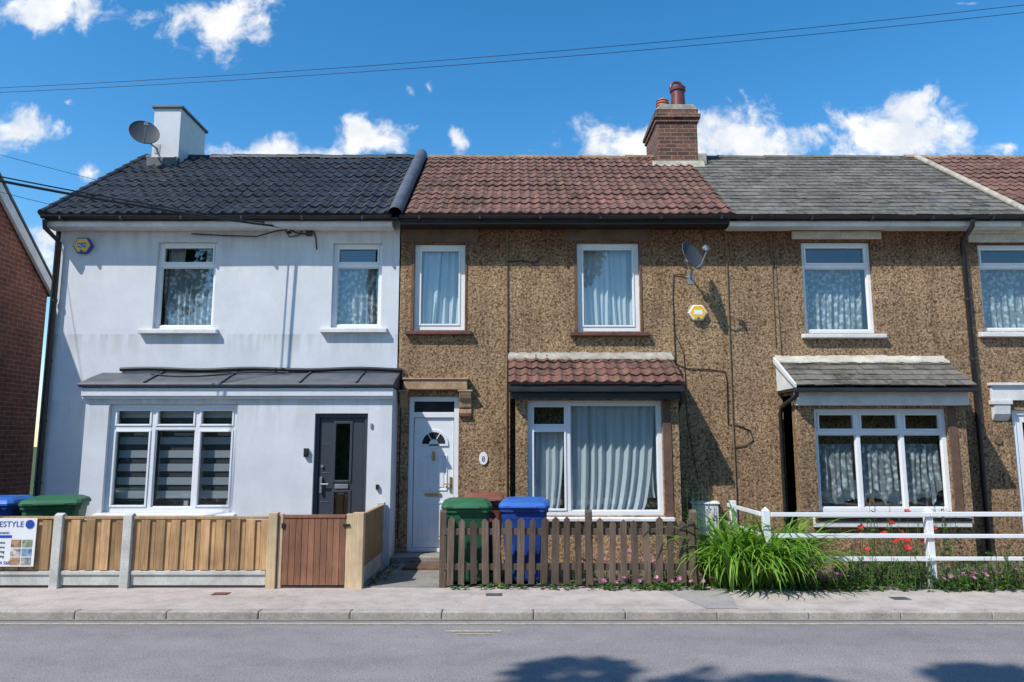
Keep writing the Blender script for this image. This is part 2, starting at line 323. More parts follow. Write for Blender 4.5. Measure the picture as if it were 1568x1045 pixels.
def window(P,x0,x1,z0,z1,y,splits=(),transoms=None,fw=.055,rec=.07,name='window',casement=()):
    F=MB(); y0=y+rec; y1=y0+.07
    F.box(x0,x0+fw,y0,y1,z0,z1); F.box(x1-fw,x1,y0,y1,z0,z1)
    F.box(x0+fw,x1-fw,y0,y1,z1-fw,z1); F.box(x0+fw,x1-fw,y0,y1,z0,z0+fw)
    xs=[x0+fw]+[s for s in splits]+[x1-fw]
    for s in splits: F.box(s-.03,s+.03,y0+.001,y1,z0+fw,z1-fw)
    G=MB()
    for i in range(len(xs)-1):
        a=xs[i]+(.03 if i>0 else 0); c=xs[i+1]-(.03 if i<len(xs)-2 else 0)
        t=transoms[i] if transoms else None
        cells=[(z0+fw,z1-fw)] if t is None else [(z0+fw,t-.028),(t+.028,z1-fw)]
        if t is not None: F.box(a,c,y0+.001,y1,t-.028,t+.028)
        for ci,(d,e) in enumerate(cells):
            iw=.028 if (i,ci) in casement or t is not None and ci==1 else .012
            yy=y0-.012 if iw>.02 else y0+.02
            F.box(a,a+iw,yy,y1-.02,d,e);F.box(c-iw,c,yy,y1-.02,d,e);F.box(a+iw,c-iw,yy,y1-.02,d,d+iw);F.box(a+iw,c-iw,yy,y1-.02,e-iw,e)
            yg=y0+.035; q0=U(-.003,.003); q1=U(-.004,.004)
            nx,nz=8,8; vs=[]; ph=U(0,6)
            for jz in range(nz+1):
                for ix in range(nx+1):
                    u=ix/nx; v=jz/nz; X=a+iw+(c-a-2*iw)*u; Z=d+iw+(e-d-2*iw)*v
                    vs.append((X,yg+q0*(u-.5)+q1*(v-.5)+.0010*math.sin(X*5+ph)*math.sin(Z*4+ph),Z))
            G.add(vs,[[jz*(nx+1)+ix,jz*(nx+1)+ix+1,(jz+1)*(nx+1)+ix+1,(jz+1)*(nx+1)+ix] for jz in range(nz) for ix in range(nx)],0,True)
    F.obj(name+'_frame',P,M_upvc,.005); G.obj(name+'_glass',P,M_glass)
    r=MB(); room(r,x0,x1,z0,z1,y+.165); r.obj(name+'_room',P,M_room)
def curtain(P,xl0,xr0,xl1,xr1,z0,z1,y,mat,folds=9,amp=.03,name='curtain',scallop=0,seed=0):
    c=MB(); nx=int(folds*10); nz=14; vs=[]
    for j in range(nz+1):
        t=j/nz
        xl=xl0+(xl1-xl0)*t**.6; xr=xr0+(xr1-xr0)*t**.6
        for i in range(nx+1):
            u=i/nx
            zz=z0+(z1-z0)*t
            if scallop: zz+= (1-t)*scallop*abs(math.sin(u*math.pi*2+seed))
            ph=u*folds*2*math.pi+2.6*noise.noise(Vector((u*3+seed,t*1.2,seed*3.1)))
            am=amp*(.6+.8*abs(noise.noise(Vector((u*5,seed,.3)))*2))
            vs.append((xl+(xr-xl)*u+.006*math.sin(ph*2),y+am*(math.sin(ph)+.5*math.sin(ph*.53+seed))*(1.15-.4*t),zz))
    fs=[[j*(nx+1)+i,j*(nx+1)+i+1,(j+1)*(nx+1)+i+1,(j+1)*(nx+1)+i] for j in range(nz) for i in range(nx)]
    c.add(vs,fs,0,True); c.obj(name,P,mat)
YE,ZE,YR,ZR=-.33,5.06,2.6,7.14
SL=math.hypot(YR-YE,ZR-ZE); SD=Vector((0,(YR-YE)/SL,(ZR-ZE)/SL)); SN=Vector((0,-SD.z,SD.y))
def tile_roof(mb,x0,x1,wave,course,amp,lift,o=None,L=None,sd=None,per=8,yo=0):
    o=o or Vector((0,YE,ZE)); L=L or SL; sd=sd or SD; sn=Vector((0,-sd.z,sd.y))
    nc=max(1,round(L/course)); cl=L/nc; nw=max(1,round((x1-x0)/wave)); w=(x1-x0)/nw
    for c in range(nc):
        for i in range(nw):
            tn=min(1,max(0,random.gauss(.5,.22))); jit=U(-.005,.005); jl=U(-.008,.008)
            sag=.018*noise.noise(Vector((x0+i*w*.7,c*.5,2.2)))
            vs=[]
            for (s,l) in ((c*cl+jl-.0,-.002),(c*cl+jl,lift),((c+1)*cl+.02,.0)):
                for q in range(per+1):
                    xx=x0+w*(i+q/per); ph=q/per
                    h=amp*math.exp(-((ph-.5)/.2)**2)+amp*.15*(ph-.5)
                    vs.append(Vector((xx,0,0))+o+sd*s+sn*((h+l+jit+sag) if l>=0 else -.02))
            n=per+1
            mb.add(vs,[[q,q+1,n+q+1,n+q] for q in range(per)],0,False,tn*.6)
            mb.add(vs,[[n+q,n+q+1,2*n+q+1,2*n+q] for q in range(per)],0,True,tn)
def slate_roof(mb,x0,x1,wid,course,o=None,L=None,sd=None,miss=.0):
    o=o or Vector((0,YE,ZE)); L=L or SL; sd=sd or SD; sn=Vector((0,-sd.z,sd.y))
    nc=max(1,round(L/course)); cl=L/nc
    for c in range(nc):
        x=x0-(wid/2 if c%2 else 0)
        while x<x1:
            a=max(x+.003,x0);d=min(x+wid-.003,x1)
            if d-a>.02:
                tn=min(1,max(0,random.gauss(.5,.25))); j=U(-.012,.008)-(.03 if R()<.04 else 0); l=.010+U(0,.006); sk=U(-.006,.006)
                s0=c*cl+j; s1=(c+1)*cl+.03
                p=[Vector((a,0,0))+o+sd*(s0+sk)+sn*l,Vector((d,0,0))+o+sd*(s0-sk)+sn*(l+U(-.003,.004)),Vector((d,0,0))+o+sd*s1,Vector((a,0,0))+o+sd*s1]
                q=[p[0]-sn*.014,p[1]-sn*.014]
                mb.add(p,[[0,1,2,3]],0,False,tn); mb.add([q[0],q[1],p[1],p[0]],[[0,1,2,3]],0,False,tn*.5)
            x+=wid
def shell(P,x0,x1,mat,left=True,right=False):
    s=MB(); yb=5.4
    zl=lambda y: ZE+(ZR-ZE)*(y-YE)/(YR-YE) if y<YR else ZR-(ZR-ZE)*(y-YR)/(YR-YE)
    pr=[(0,0),(yb,0),(yb,zl(yb)-.03),(YR,ZR-.03),(0,zl(0)-.03)]
    for f,xx in((left,x0),(right,x1)):
        if f: s.add([(xx,y,z) for y,z in pr],[[0,1,2,3,4]])
    s.quad((x0,yb,0),(x1,yb,0),(x1,yb,zl(yb)),(x0,yb,zl(yb)))
    s.obj('rear_and_gable_walls',P,mat)
    r=MB(); r.prism_x([(YR+.01,ZR-.012),(yb+.3,zl(yb+.3)),(yb+.3,zl(yb+.3)-.06),(YR+.01,ZR-.07)],x0,x1); r.prism_x([(YE+.03,ZE-.03),(YR,ZR-.04),(YR,ZR-.1),(YE+.03,ZE-.09)],x0,x1)
    return r
def gutter(P,x0,x1,mat=None,fascia=M_paint,fz=(4.90,5.02),fy=-.2,name='gutter'):
    gmb=MB(); n=8; z=ZE-.025; y=YE-.01; r=.045
    nx=max(2,int((x1-x0)/.5)); vs=[]
    for ix in range(nx+1):
        xx=x0+(x1-x0)*ix/nx; dz=.015*noise.noise(Vector((xx*.9,3.3,0)))
        for i in range(n+1):
            t=math.pi+math.pi*i/n; vs.append((xx,y+r*math.cos(t),z+dz+r*math.sin(t)))
    gmb.add(vs,[[ix*(n+1)+i,ix*(n+1)+i+1,(ix+1)*(n+1)+i+1,(ix+1)*(n+1)+i] for ix in range(nx) for i in range(n)],0,True)
    gmb.add(vs,[list(range(n+1)),list(range(nx*(n+1),(nx+1)*(n+1)))])
    xx=x0+.3
    while xx<x1: gmb.box(xx-.015,xx+.015,y-r-.006,y+r+.03,z-r-.012,z-.01); xx+=.9
    gmb.obj(name,P,mat or M_black)
    f=MB(); f.box(x0,x1,fy-.07,fy,fz[0],fz[1]); f.box(x0,x1,fy,.0,fz[0]+.0,fz[0]+.02); f.obj('fascia_and_soffit',P,fascia,.004)
def ridge(P,x0,x1,mat,r=.11,L=.42):
    q=MB(); x=x0
    while x<x1-.01:
        e=min(x+L,x1); n=8; j=U(-.01,.01); vs=[]
        for xx,rr in((x,r*1.06),(e+.015,r*.97)):
            for i in range(n+1):
                t=math.pi*i/n; vs.append((xx,YR+rr*1.25*math.cos(t),ZR-.05+j+rr*.95*math.sin(t)))
        q.add(vs,[[i,i+1,n+2+i,n+1+i] for i in range(n)],0,True,R()); q.add(vs[:n+1],[list(range(n+1))],0,False,.2); x=e
    q.obj('ridge_tiles',P,mat)
def sill(P,x0,x1,z0,z1,y,mat,proj=.09,name='sill',back=.07):
    s=MB(); s.prism_x([(y-proj,z0),(y+back,z0),(y+back,z1),(y-proj,z1-.02)],x0,x1); s.obj(name,P,mat,.008)
def pipe(P,pts,r=.034,name='downpipe',mat=None,clips=True):
    p=MB(); p.tube(pts,r,10)
    if clips:
        for i in range(len(pts)-1):
            a=Vector(pts[i]);c=Vector(pts[i+1]); L=(c-a).length
            if L>1:
                for t in range(1,int(L/.9)+1):
                    q=a+(c-a)*(t*.9/L); d=(c-a).normalized(); p.cyl(q-d*.02,q+d*.02,r*1.25,n=10)
    p.obj(name,P,mat or M_black)

# ================================================================== WHITE HOUSE
H=E('white_rendered_terrace_house')
XL,XR=-6.93,-1.72
ops_up=[(-5.43,-4.52,3.385,4.733),(-2.74,-1.985,3.40,4.715)]
w=MB(); wall(w,XL,XR,0,5.2,0,ops_up)
PY=-.5
ops_g=[(-5.72,-3.89,.712,2.225),(-2.79,-2.04,.06,2.09)]
wall(w,-6.05,XR+.02,0,2.45,PY,ops_g)
w.quad((-6.05,0,0),(-6.05,PY,0),(-6.05,PY,2.45),(-6.05,0,2.45)); w.quad((XR+.02,PY,0),(XR+.02,0,0),(XR+.02,0,2.45),(XR+.02,PY,2.45))
w.obj('front_wall',H,M_white)
window(H,*ops_up[0],0,transoms=[4.375],name='bedroom_window')
window(H,*ops_up[1],0,transoms=[4.375],name='small_window')
window(H,*ops_g[0],PY,splits=(-5.10,-4.48),transoms=[1.885]*3,fw=.07,name='ground_window',casement=((0,0),(2,0)))
curtain(H,-5.38,-4.57,-5.38,-4.57,3.42,4.40,.22,M_lace,9,.02,seed=1.3); curtain(H,-2.7,-2.02,-2.7,-2.02,3.42,4.42,.22,M_lace,7,.02,seed=4.3)
curtain(H,-5.38,-5.2,-5.38,-5.1,3.42,4.68,.27,M_net,3,.02,seed=2); curtain(H,-4.72,-4.57,-4.8,-4.57,3.42,4.68,.27,M_net,3,.02,seed=6)
bl=MB()
for a,c in((-5.64,-5.14),(-5.06,-4.52),(-4.44,-3.97)):
    z=2.14; bl.box(a,c,PY+.185,PY+.23,2.10,2.16)
    while z>.84:
        bl.quad((a,PY+.2,z-.105),(c,PY+.2,z-.105),(c,PY+.2,z),(a,PY+.2,z)); z-=.19
bl.obj('striped_blinds',H,M_blind)
bd=MB()
for a,c in((-5.64,-5.14),(-5.06,-4.52),(-4.44,-3.97)): bd.quad((a,PY+.215,.86),(c,PY+.215,.86),(c,PY+.215,2.12),(a,PY+.215,2.12))
bd.obj('blind_backing',H,fabric('grey_blind',(.10,.11,.12)))
sill(H,-5.61,-4.43,3.30,3.385,0,M_paint); sill(H,-2.88,-1.88,3.315,3.40,0,M_paint); sill(H,-5.80,-3.84,.635,.712,PY,M_paint)
# door
d=MB(); dx0,dx1=-2.79,-2.04
d.box(dx0,dx0+.055,PY+.05,PY+.12,.06,2.09);d.box(dx1-.055,dx1,PY+.05,PY+.12,.06,2.09);d.box(dx0+.055,dx1-.055,PY+.05,PY+.12,2.03,2.09)
cx=(dx0+dx1)/2-.03
a,c=dx0+.06,dx1-.06
gl0,gl1=cx-.07,cx+.16
d.box(a,gl0,PY+.075,PY+.12,.07,2.025); d.box(gl1,c,PY+.075,PY+.12,.07,2.025)
d.box(gl0,gl1,PY+.075,PY+.12,1.96,2.025); d.box(gl0,gl1,PY+.075,PY+.12,1.0,1.14); d.box(gl0,gl1,PY+.075,PY+.12,.07,.2)
for (z0,z1) in((1.14,1.96),(.2,1.0)):
    for (p,q) in((gl0-.02,gl0+.015),(gl1-.015,gl1+.02)): d.box(p,q,PY+.062,PY+.09,z0-.02,z1+.02)
    d.box(gl0+.015,gl1-.015,PY+.062,PY+.09,z1-.015,z1+.02); d.box(gl0+.015,gl1-.015,PY+.062,PY+.09,z0-.02,z0+.015)
for dz in(.45,.85,1.25,1.65): d.box(a+.03,gl0-.05,PY+.07,PY+.08,dz,dz+.012)
d.obj('front_door',H,M_grey_door,.005)
q=MB(); q.quad((gl0,PY+.1,.2),(gl1,PY+.1,.2),(gl1,PY+.1,1.96),(gl0,PY+.1,1.96)); q.obj('door_glass',H,M_glassd)
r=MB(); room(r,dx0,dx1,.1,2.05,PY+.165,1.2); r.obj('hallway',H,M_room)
q=MB(); q.box(a+.03,a+.06,PY+.03,PY+.075,.98,1.2); q.cyl((a+.045,PY+.03,1.1),(a+.15,PY+.03,1.1),.012); q.box(gl0+.02,gl1-.02,PY+.05,PY+.075,1.04,1.10); q.cyl((a+.05,PY+.05,1.35),(a+.05,PY+.076,1.35),.02)
q.obj('door_furniture',H,M_metal,.003)
q=MB(); q.box(-2.92,-2.86,PY-.05,PY,1.48,1.60); q.box(-2.915,-2.865,PY-.055,PY-.05,1.5,1.56); q.box(-1.90,-1.86,PY-.04,PY,1.03,1.10); q.obj('key_safe',H,M_black,.006)
q=MB(); q.box(-2.0,-1.97,PY-.02,PY,1.88,1.95);q.obj('door_sensor',H,M_metal,.004)
q=MB(); q.box(-2.85,-1.98,PY-.3,PY,.0,.05); q.obj('door_step',H,M_gravel,.01)
# ledge over projecting ground floor
q=MB()
nn=26; vs=[]
for i in range(nn+1):
    xx=-6.12+(XR+.05+6.12)*i/nn; dz=.010*noise.noise(Vector((xx*1.3,1,1)))
    vs+=[(xx,.004,2.72+dz),(xx,-.3,2.625+dz*1.3),(xx,-.60,2.51+dz),(xx,-.605,2.455)]
q.add(vs,[[4*i+j,4*i+j+1,4*i+j+5,4*i+j+4] for i in range(nn) for j in range(3)],0,True)
q.add([(-6.12,.004,2.72),(-6.12,-.6,2.51),(-6.12,-.605,2.455),(-6.12,0,2.455)],[[0,1,2,3]]); q.add([(XR+.05,.004,2.72),(XR+.05,-.6,2.51),(XR+.05,-.605,2.455),(XR+.05,0,2.455)],[[3,2,1,0]])
q.cyl((-6.12,-.60,2.49),(XR+.05,-.60,2.49),.026,n=10)
for xx in(-5.2,-4.1,-3.0,-2.2): q.tube([(xx,0,2.735),(xx,-.3,2.64),(xx,-.6,2.525)],.014,6)
q.obj('lead_ledge_cover',H,M_lead)
q=MB(); q.box(-6.09,XR+.04,-.575,PY+.005,2.33,2.448); q.box(-6.09,XR+.04,-.545,PY+.005,2.29,2.33); q.obj('ledge_fascia',H,M_white,.006)
q=MB()
pts=[(-5.85+i*.2,-.03+.008*math.sin(i*1.3),2.765+.012*math.sin(i*.8)) for i in range(22)]; q.tube(pts,.03,7)
q.tube([(-5.3+i*.25,-.2-.1*math.sin(i*.7),2.68-.045*math.sin(i*.7)) for i in range(9)],.012,6)
q.obj('ledge_cables',H,M_cable)
# roof
r=shell(H,XL-.08,XR,M_white,True,False)
r.obj('roof_deck',H,M_black)
t=MB(); tile_roof(t,XL-.1,XR-.08,.172,.30,.042,.022); t.obj('roof_tiles',H,M_roofblack)
ridge(H,XL-.1,XR-.1,M_roofblack,.1)
vs=MB()
for i in range(12):
    s0=SL*i/12; s1=SL*(i+1)/12+.02
    o=Vector((XL-.11,YE,ZE)); vs.cyl(o+SD*s0+SN*.03,o+SD*s1+SN*.02,.055,.05,n=8,tint=R())
vs.obj('verge_tiles',H,M_roofblack)
vp=MB(); o=Vector((XR-.02,YE-.06,ZE-.04))
vp.tube([o+SN*.035,o+SD*(SL*.5)+SN*.05,o+SD*(SL+.08)+SN*.05,Vector((XR-.02,YR+.25,ZR+.0)),Vector((XR-.02,YR+.9,ZR-.5))],.105,14)
vp.obj('party_wall_roll',H,M_lead)
gutter(H,XL-.1,XR-.08,fascia=M_paint)
pipe(H,[(XL-.04,-.35,4.98),(XL-.04,-.33,4.86),(XL+.03,-.07,4.7),(XL+.03,-.07,0.0)],.036)
# chimney
q=MB(); q.box(-6.70,-6.20,2.1,3.2,6.2,7.90); q.obj('chimney_stack',H,M_white,.006)
q=MB(); q.box(-6.74,-6.16,2.06,3.24,7.90,7.945); q.obj('chimney_cap',H,M_lead,.005)
q=MB(); q.box(-6.735,-6.165,2.0,2.09,6.6,6.9); q.obj('chimney_flashing',H,M_lead)

def dish(name,c,face,up=Vector((0,0,1)),rad=.24,mount=None):
    g=E(name); fz=Vector(face).normalized(); ax=up.cross(fz).normalized(); az=fz.cross(ax)
    Mx=Matrix((( ax.x,az.x,fz.x,c[0]),(ax.y,az.y,fz.y,c[1]),(ax.z,az.z,fz.z,c[2]),(0,0,0,1)))
    q=MB(); q.M=Mx; n=28; rings=6
    for off,fl in((0,False),(-.008,True)):
        vs=[(0,0,off)]
        for i in range(1,rings+1):
            r=rad*i/rings
            for j in range(n):
                t=2*math.pi*j/n; vs.append((r*math.cos(t),1.08*r*math.sin(t),off+.045*(i/rings)**2*rad/.24))
        fs=[[0,1+j,1+(j+1)%n] for j in range(n)]
        for i in range(rings-1):
            for j in range(n): fs.append([1+i*n+j,1+(i+1)*n+j,1+(i+1)*n+(j+1)%n,1+i*n+(j+1)%n])
        q.add(vs,fs,0,True)
    q.tube([(rad*math.cos(2*math.pi*j/n),1.08*rad*math.sin(2*math.pi*j/n),.042*rad/.24) for j in range(n+1)],.007,6)
    q.obj('reflector',g,M_dish)
    q=MB(); q.M=Mx; q.tube([(0,-rad*1.0,.02),(0,-rad*.95,.12),(0,-rad*.25,.30)],.011,6); q.box(-.03,.03,-rad*.25-.02,-rad*.25+.06,.27,.31); q.cyl((0,-rad*.2,.30),(0,-rad*.05,.24),.03,.028,n=12)
    q.box(-.05,.05,-.07,.07,-.06,-.008)
    q.obj('feed_arm',g,M_metal)
    if mount:
        q=MB(); p=Vector(c)-fz*.05; q.tube([p,p-fz*.06,Vector(mount[0]),Vector(mount[1])],.017,8); e=Vector(mount[1]); q.box(e.x-.05,e.x+.05,e.y-.008,e.y+.004,e.z-.09,e.z+.09); q.obj('wall_bracket',g,M_metal)
    return g
dish('satellite_dish',(-6.66,1.70,7.22),(.50,-.80,.40),rad=.25,mount=[(-6.68,2.0,7.16),(-6.6,2.1,7.10)])
def text(P,s,x,z,size,mat,y,al='LEFT',name='lettering'):
    cu=bpy.data.curves.new('t','FONT'); cu.body=s; cu.size=size; cu.align_x=al; cu.extrude=.0008
    o=bpy.data.objects.new(name,cu); COL.objects.link(o); o.rotation_euler=(math.pi/2,0,0); o.location=(x,y,z); cu.materials.append(mat); o.parent=P
def alarm(name,cx,cz,y,bodym,frontm,r=.15,txt=None):
    g=E(name); q=MB(); pr=[(cx+r*math.cos(math.pi/3*i),cz+r*.92*math.sin(math.pi/3*i)) for i in range(6)]
    q.prism_y(pr,y-.07,y); q.obj('case',g,bodym,.012)
    q=MB(); pr=[(cx+r*.84*math.cos(math.pi/3*i),cz+r*.77*math.sin(math.pi/3*i)) for i in range(6)]; q.prism_y(pr,y-.076,y-.069); q.obj('face',g,frontm,.002)
    q=MB(); q.box(cx-r*.45,cx+r*.45,y-.08,y-.0755,cz-.035,cz+.035); q.obj('label',g,M_alb if txt else M_alw,.001)
    if txt: text(g,txt,cx,cz-.025,.07,M_alw,y-.083,'CENTER')
    q=MB(); q.cyl((cx,y-.075,cz-r*.6),(cx,y-.085,cz-r*.6),.018,n=10); q.obj('strobe_lens',g,M_alb)
alarm('burglar_alarm_box',-6.55,4.66,0,M_alb,M_yellow,txt='ALM')
# eave cables and service bracket
g=E('overhead_service_cable')
q=MB()
def cat(p0,p1,sag,n=16):
    p0=Vector(p0);p1=Vector(p1); return [p0.lerp(p1,i/n)-Vector((0,0,sag*4*(i/n)*(1-i/n))) for i in range(n+1)]
q.tube(cat((-3.42,-.12,4.92),(-13.2,-8.2,5.75),.42,26),.018,7)
q.tube(cat((-3.52,-.1,4.97),(-13.2,-8.2,5.82),.40,26),.009,6)
q.tube([(-3.42,-.1,4.92),(-3.3,-.05,4.86),(-3.12,-.04,4.84),(-3.05,-.05,4.92),(-3.0,-.04,4.78),(-2.98,-.04,4.6)],.012,6)
q.tube([(-3.5,-.1,4.94),(-3.4,-.04,4.8),(-3.25,-.04,4.83),(-3.2,-.04,4.95)],.010,6)
q.tube([(-4.9,-.06,4.84),(-4.4,-.05,4.82),(-3.9,-.06,4.80),(-3.6,-.08,4.88),(-3.42,-.1,4.9)],.010,6)
q.obj('cable',g,M_cable)
q=MB(); q.box(-3.16,-3.06,-.05,0,4.82,4.91); q.cyl((-3.42,-.14,4.92),(-3.42,0,4.92),.014); q.box(-3.45,-3.39,-.02,0,4.86,4.98); q.obj('junction_box',g,M_black,.006)

# ================================================================== PEBBLEDASH HOUSE (middle)
H=E('pebbledash_terrace_house'); XA,XB=-1.70,3.27
opu=[(-1.49,-.715,3.365,4.705),(.993,1.946,3.345,4.725)]; opd=[(-1.53,-.79,.11,2.36)]
w=MB(); wall(w,XA,XB,0,5.2,0,opu+opd)
bx0,bx1=.05,2.36; opb=[(.22,2.13,.667,2.275)]
wall(w,bx0,bx1,0,2.5,PY,opb); w.quad((bx0,0,0),(bx0,PY,0),(bx0,PY,2.5),(bx0,0,2.5)); w.quad((bx1,PY,0),(bx1,0,0),(bx1,0,2.5),(bx1,PY,2.5))
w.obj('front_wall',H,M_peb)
q=MB(); q.box(-1.70,-.52,-.018,.0,4.72,4.99); q.box(.80,2.13,-.018,0,4.745,4.99); q.obj('lintels',H,M_brownl,.004)
q=MB()
for (a,c,z0,z1) in opu:
    for u0,u1 in((a-.045,a),(c,c+.03)): q.box(u0,u1,-.012,.0,z0,z1+.01)
q.obj('window_bands',H,M_brownl,.003)
q=MB(); q.box(2.133,2.25,PY-.015,PY,.6,2.275); q.obj('bay_piers',H,M_brownl,.003)
window(H,*opu[0],0,fw=.075,name='bedroom_window',casement=((0,0),)); window(H,*opu[1],0,fw=.075,name='bedroom_window',casement=((0,0),))
window(H,*opb[0],PY,splits=(.80,),transoms=[1.885,None],fw=.065,name='bay_window',casement=((0,0),))
curtain(H,-1.43,-1.2,-1.43,-1.1,3.4,4.68,.20,M_net,3,.025,seed=.7); curtain(H,-1.22,-.80,-1.15,-.76,3.4,4.68,.25,M_net,4,.025,seed=.9)
curtain(H,1.05,1.52,1.04,1.50,3.4,4.68,.22,M_net,5,.028,seed=1.7);curtain(H,1.56,1.88,1.46,1.92,3.4,4.68,.26,M_net,4,.028,seed=3.7)
curtain(H,.28,.66,.26,.76,.7,1.93,PY+.19,M_net,5,.025,seed=5.7)
curtain(H,.84,1.86,.84,2.08,.7,2.25,PY+.19,M_net,10,.03,seed=6.7); curtain(H,1.93,2.08,1.6,2.10,.9,2.25,PY+.25,M_net,4,.03,seed=8)
sill(H,-1.60,-.61,3.285,3.362,0,M_redsill); sill(H,.87,2.06,3.265,3.342,0,M_redsill); sill(H,.12,2.25,.60,.664,PY,M_paint)
# door
d=MB(); x0,x1=-1.53,-.79; y=.03
d.box(x0,x0+.07,y,y+.1,.11,2.36);d.box(x1-.07,x1,y,y+.1,.11,2.36);d.box(x0+.07,x1-.07,y,y+.1,2.29,2.36);d.box(x0+.07,x1-.07,y,y+.1,2.05,2.13);d.box(x0+.07,x1-.07,y,y+.1,.11,.16)
d.box(x0+.078,x1-.078,y+.03,y+.08,.165,2.045)
lx0,lx1=x0+.075,x1-.075; mx=(lx0+lx1)/2
for (a,c,e,f) in((lx0+.09,mx-.035,.28,.82),(mx+.035,lx1-.09,.28,.82),(lx0+.09,mx-.035,.98,1.50),(mx+.035,lx1-.09,.98,1.50)):
    d.box(a,c,y+.018,y+.031,e,e+.025);d.box(a,c,y+.018,y+.031,f-.025,f);d.box(a,a+.025,y+.018,y+.031,e+.025,f-.025);d.box(c-.025,c,y+.018,y+.031,e+.025,f-.025); d.box(a+.05,c-.05,y+.022,y+.031,e+.05,f-.05)
n=14; cz=1.66; ro,ri=.215,.175
for i in range(n):
    t0=math.pi*i/n;t1=math.pi*(i+1)/n
    d.prism_y([(mx+ri*math.cos(t0),cz+ri*math.sin(t0)),(mx+ro*math.cos(t0),cz+ro*math.sin(t0)),(mx+ro*math.cos(t1),cz+ro*math.sin(t1)),(mx+ri*math.cos(t1),cz+ri*math.sin(t1))],y+.012,y+.031)
d.box(mx-ro,mx+ro,y+.012,y+.031,cz-.03,cz)
for t in(.33,.67): 
    tt=math.pi*t; p=Vector((mx+.07*math.cos(tt),y+.02,cz+.07*math.sin(tt))); p2=Vector((mx+ri*math.cos(tt),y+.02,cz+ri*math.sin(tt))); d.cyl(p,p2,.008,n=6)
d.cyl((mx,y+.012,cz),(mx,y+.03,cz),.07,n=16) 
d.obj('front_door',H,M_upvc,.004)
q=MB(); pr=[(mx+ri*math.cos(math.pi*i/n),cz+ri*math.sin(math.pi*i/n)) for i in range(n+1)]; q.prism_y(pr,y+.0235,y+.0295); q.box(x0+.07,x1-.07,y+.05,y+.055,2.13,2.29); q.obj('door_glazing',H,pm('dark_glazing',(.03,.035,.04),.08,3,.2,10,0))
q=MB(); q.box(mx-.12,mx+.12,y+.012,y+.028,.90,.945); q.cyl((mx,y+.0,1.53),(mx,y+.03,1.53),.022,n=12); q.box(mx-.02,mx+.02,y+.008,y+.02,1.42,1.55)
q.box(lx1-.055,lx1-.02,y+.01,y+.028,.96,1.18); q.cyl((lx1-.038,y-.01,1.08),(lx1-.14,y-.01,1.08),.01); q.cyl((lx1-.038,y-.01,1.08),(lx1-.038,y+.02,1.08),.01); q.obj('door_furniture',H,M_brass,.003)
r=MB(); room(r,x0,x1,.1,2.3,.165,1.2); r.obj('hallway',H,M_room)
q=MB(); q.box(-1.60,-.66,-.13,.0,2.455,2.60,0); q.box(-1.62,-.63,-.15,.0,2.60,2.625)
q.obj('door_hood_lintel',H,M_orangel,.01)
q=MB()
for a,c in((-.78,-.60),(-1.66,-1.55)):
    q.prism_x([(0,2.45),(-.12,2.45),(-.12,2.40),(-.09,2.33),(-.05,2.28),(-.035,2.2),(0,2.18)],a,c); q.box(a-.02,c+.02,-.135,0,2.425,2.453)
q.box(-.79,-.60,-.03,0,2.105,2.17)
q.obj('door_corbels',H,M_orangel,.008)
q=MB(); q.box(-.785,-.60,-.05,0,2.06,2.10); q.obj('corbel_base',H,M_redsill,.006)
q=MB(); q.box(-1.68,-.72,-.42,.0,0,.105); q.box(-1.45,-.78,-.95,-.425,-.02,.045,1); q.obj('door_step',H,[M_conc,M_brownl],.012)
g=MB()
pr=[(-.42+.065*math.cos(2*math.pi*i/20),1.45+.095*math.sin(2*math.pi*i/20)) for i in range(20)]; g.prism_y(pr,-.02,0); g.obj('house_number_plaque',H,M_upvc,.004)
text(H,'8',-.42,1.405,.11,M_black,-.0215,'CENTER','plaque_figure')
def canopy(H,x0,x1,zb,zf,yf,kind,tilem,flashm):
    o=Vector((0,yf,zf)); v=Vector((0,-yf,zb-zf)); L=v.length; sd=v.normalized(); t=MB()
    if kind=='tile': tile_roof(t,x0,x1,.165,.245,.03,.02,o,L,sd)
    else: slate_roof(t,x0,x1,.26,.17,o,L,sd)
    t.obj('canopy_tiles',H,tilem)
    q=MB(); q.prism_x([(0,zb-.035),(yf+.02,zf-.035),(yf+.02,zf-.07),(0,zf-.07)],x0+.01,x1-.01); q.obj('canopy_body',H,M_black)
    q=MB(); sn=Vector((0,-sd.z,sd.y))
    nx=40; vs=[]
    for i in range(nx+1):
        xx=x0-.01+(x1-x0+.02)*i/nx
        p=o+sd*(L-.13+U(-.02,.02))+sn*.05; 
        vs+= [(xx,-.006,zb+.07+U(-.012,.012)),(xx,-.02,zb+.03),(xx,p.y,p.z),(xx,p.y-.0,p.z-.03)]
    q.add(vs,[[4*i+j,4*i+j+1,4*i+j+5,4*i+j+4] for i in range(nx) for j in range(3)],0,True); q.obj('canopy_flashing',H,flashm)
canopy(H,-.05,2.39,2.955,2.50,-.75,'tile',M_roofred,M_cement)
q=MB(); q.box(-.02,2.37,-.66,PY,2.29,2.43); q.box(-.04,2.40,-.76,-.68,2.38,2.435); q.obj('canopy_black_fascia',H,M_black,.006)
pipe(H,[(2.39,-.70,2.41),(2.40,-.69,2.32),(2.43,-.2,2.2),(2.43,-.08,2.1),(2.43,-.08,.02)],.032)
r=shell(H,XA,XB+.1,M_peb,False,False); r.obj('roof_deck',H,M_black)
t=MB(); tile_roof(t,XA+.1,XB+.06,.15,.255,.026,.02); t.obj('roof_tiles',H,M_roofred)
ridge(H,XA+.1,2.72,M_ridgered,.085)
gutter(H,XA+.02,XB-.02,fascia=M_black,fz=(4.93,5.02))
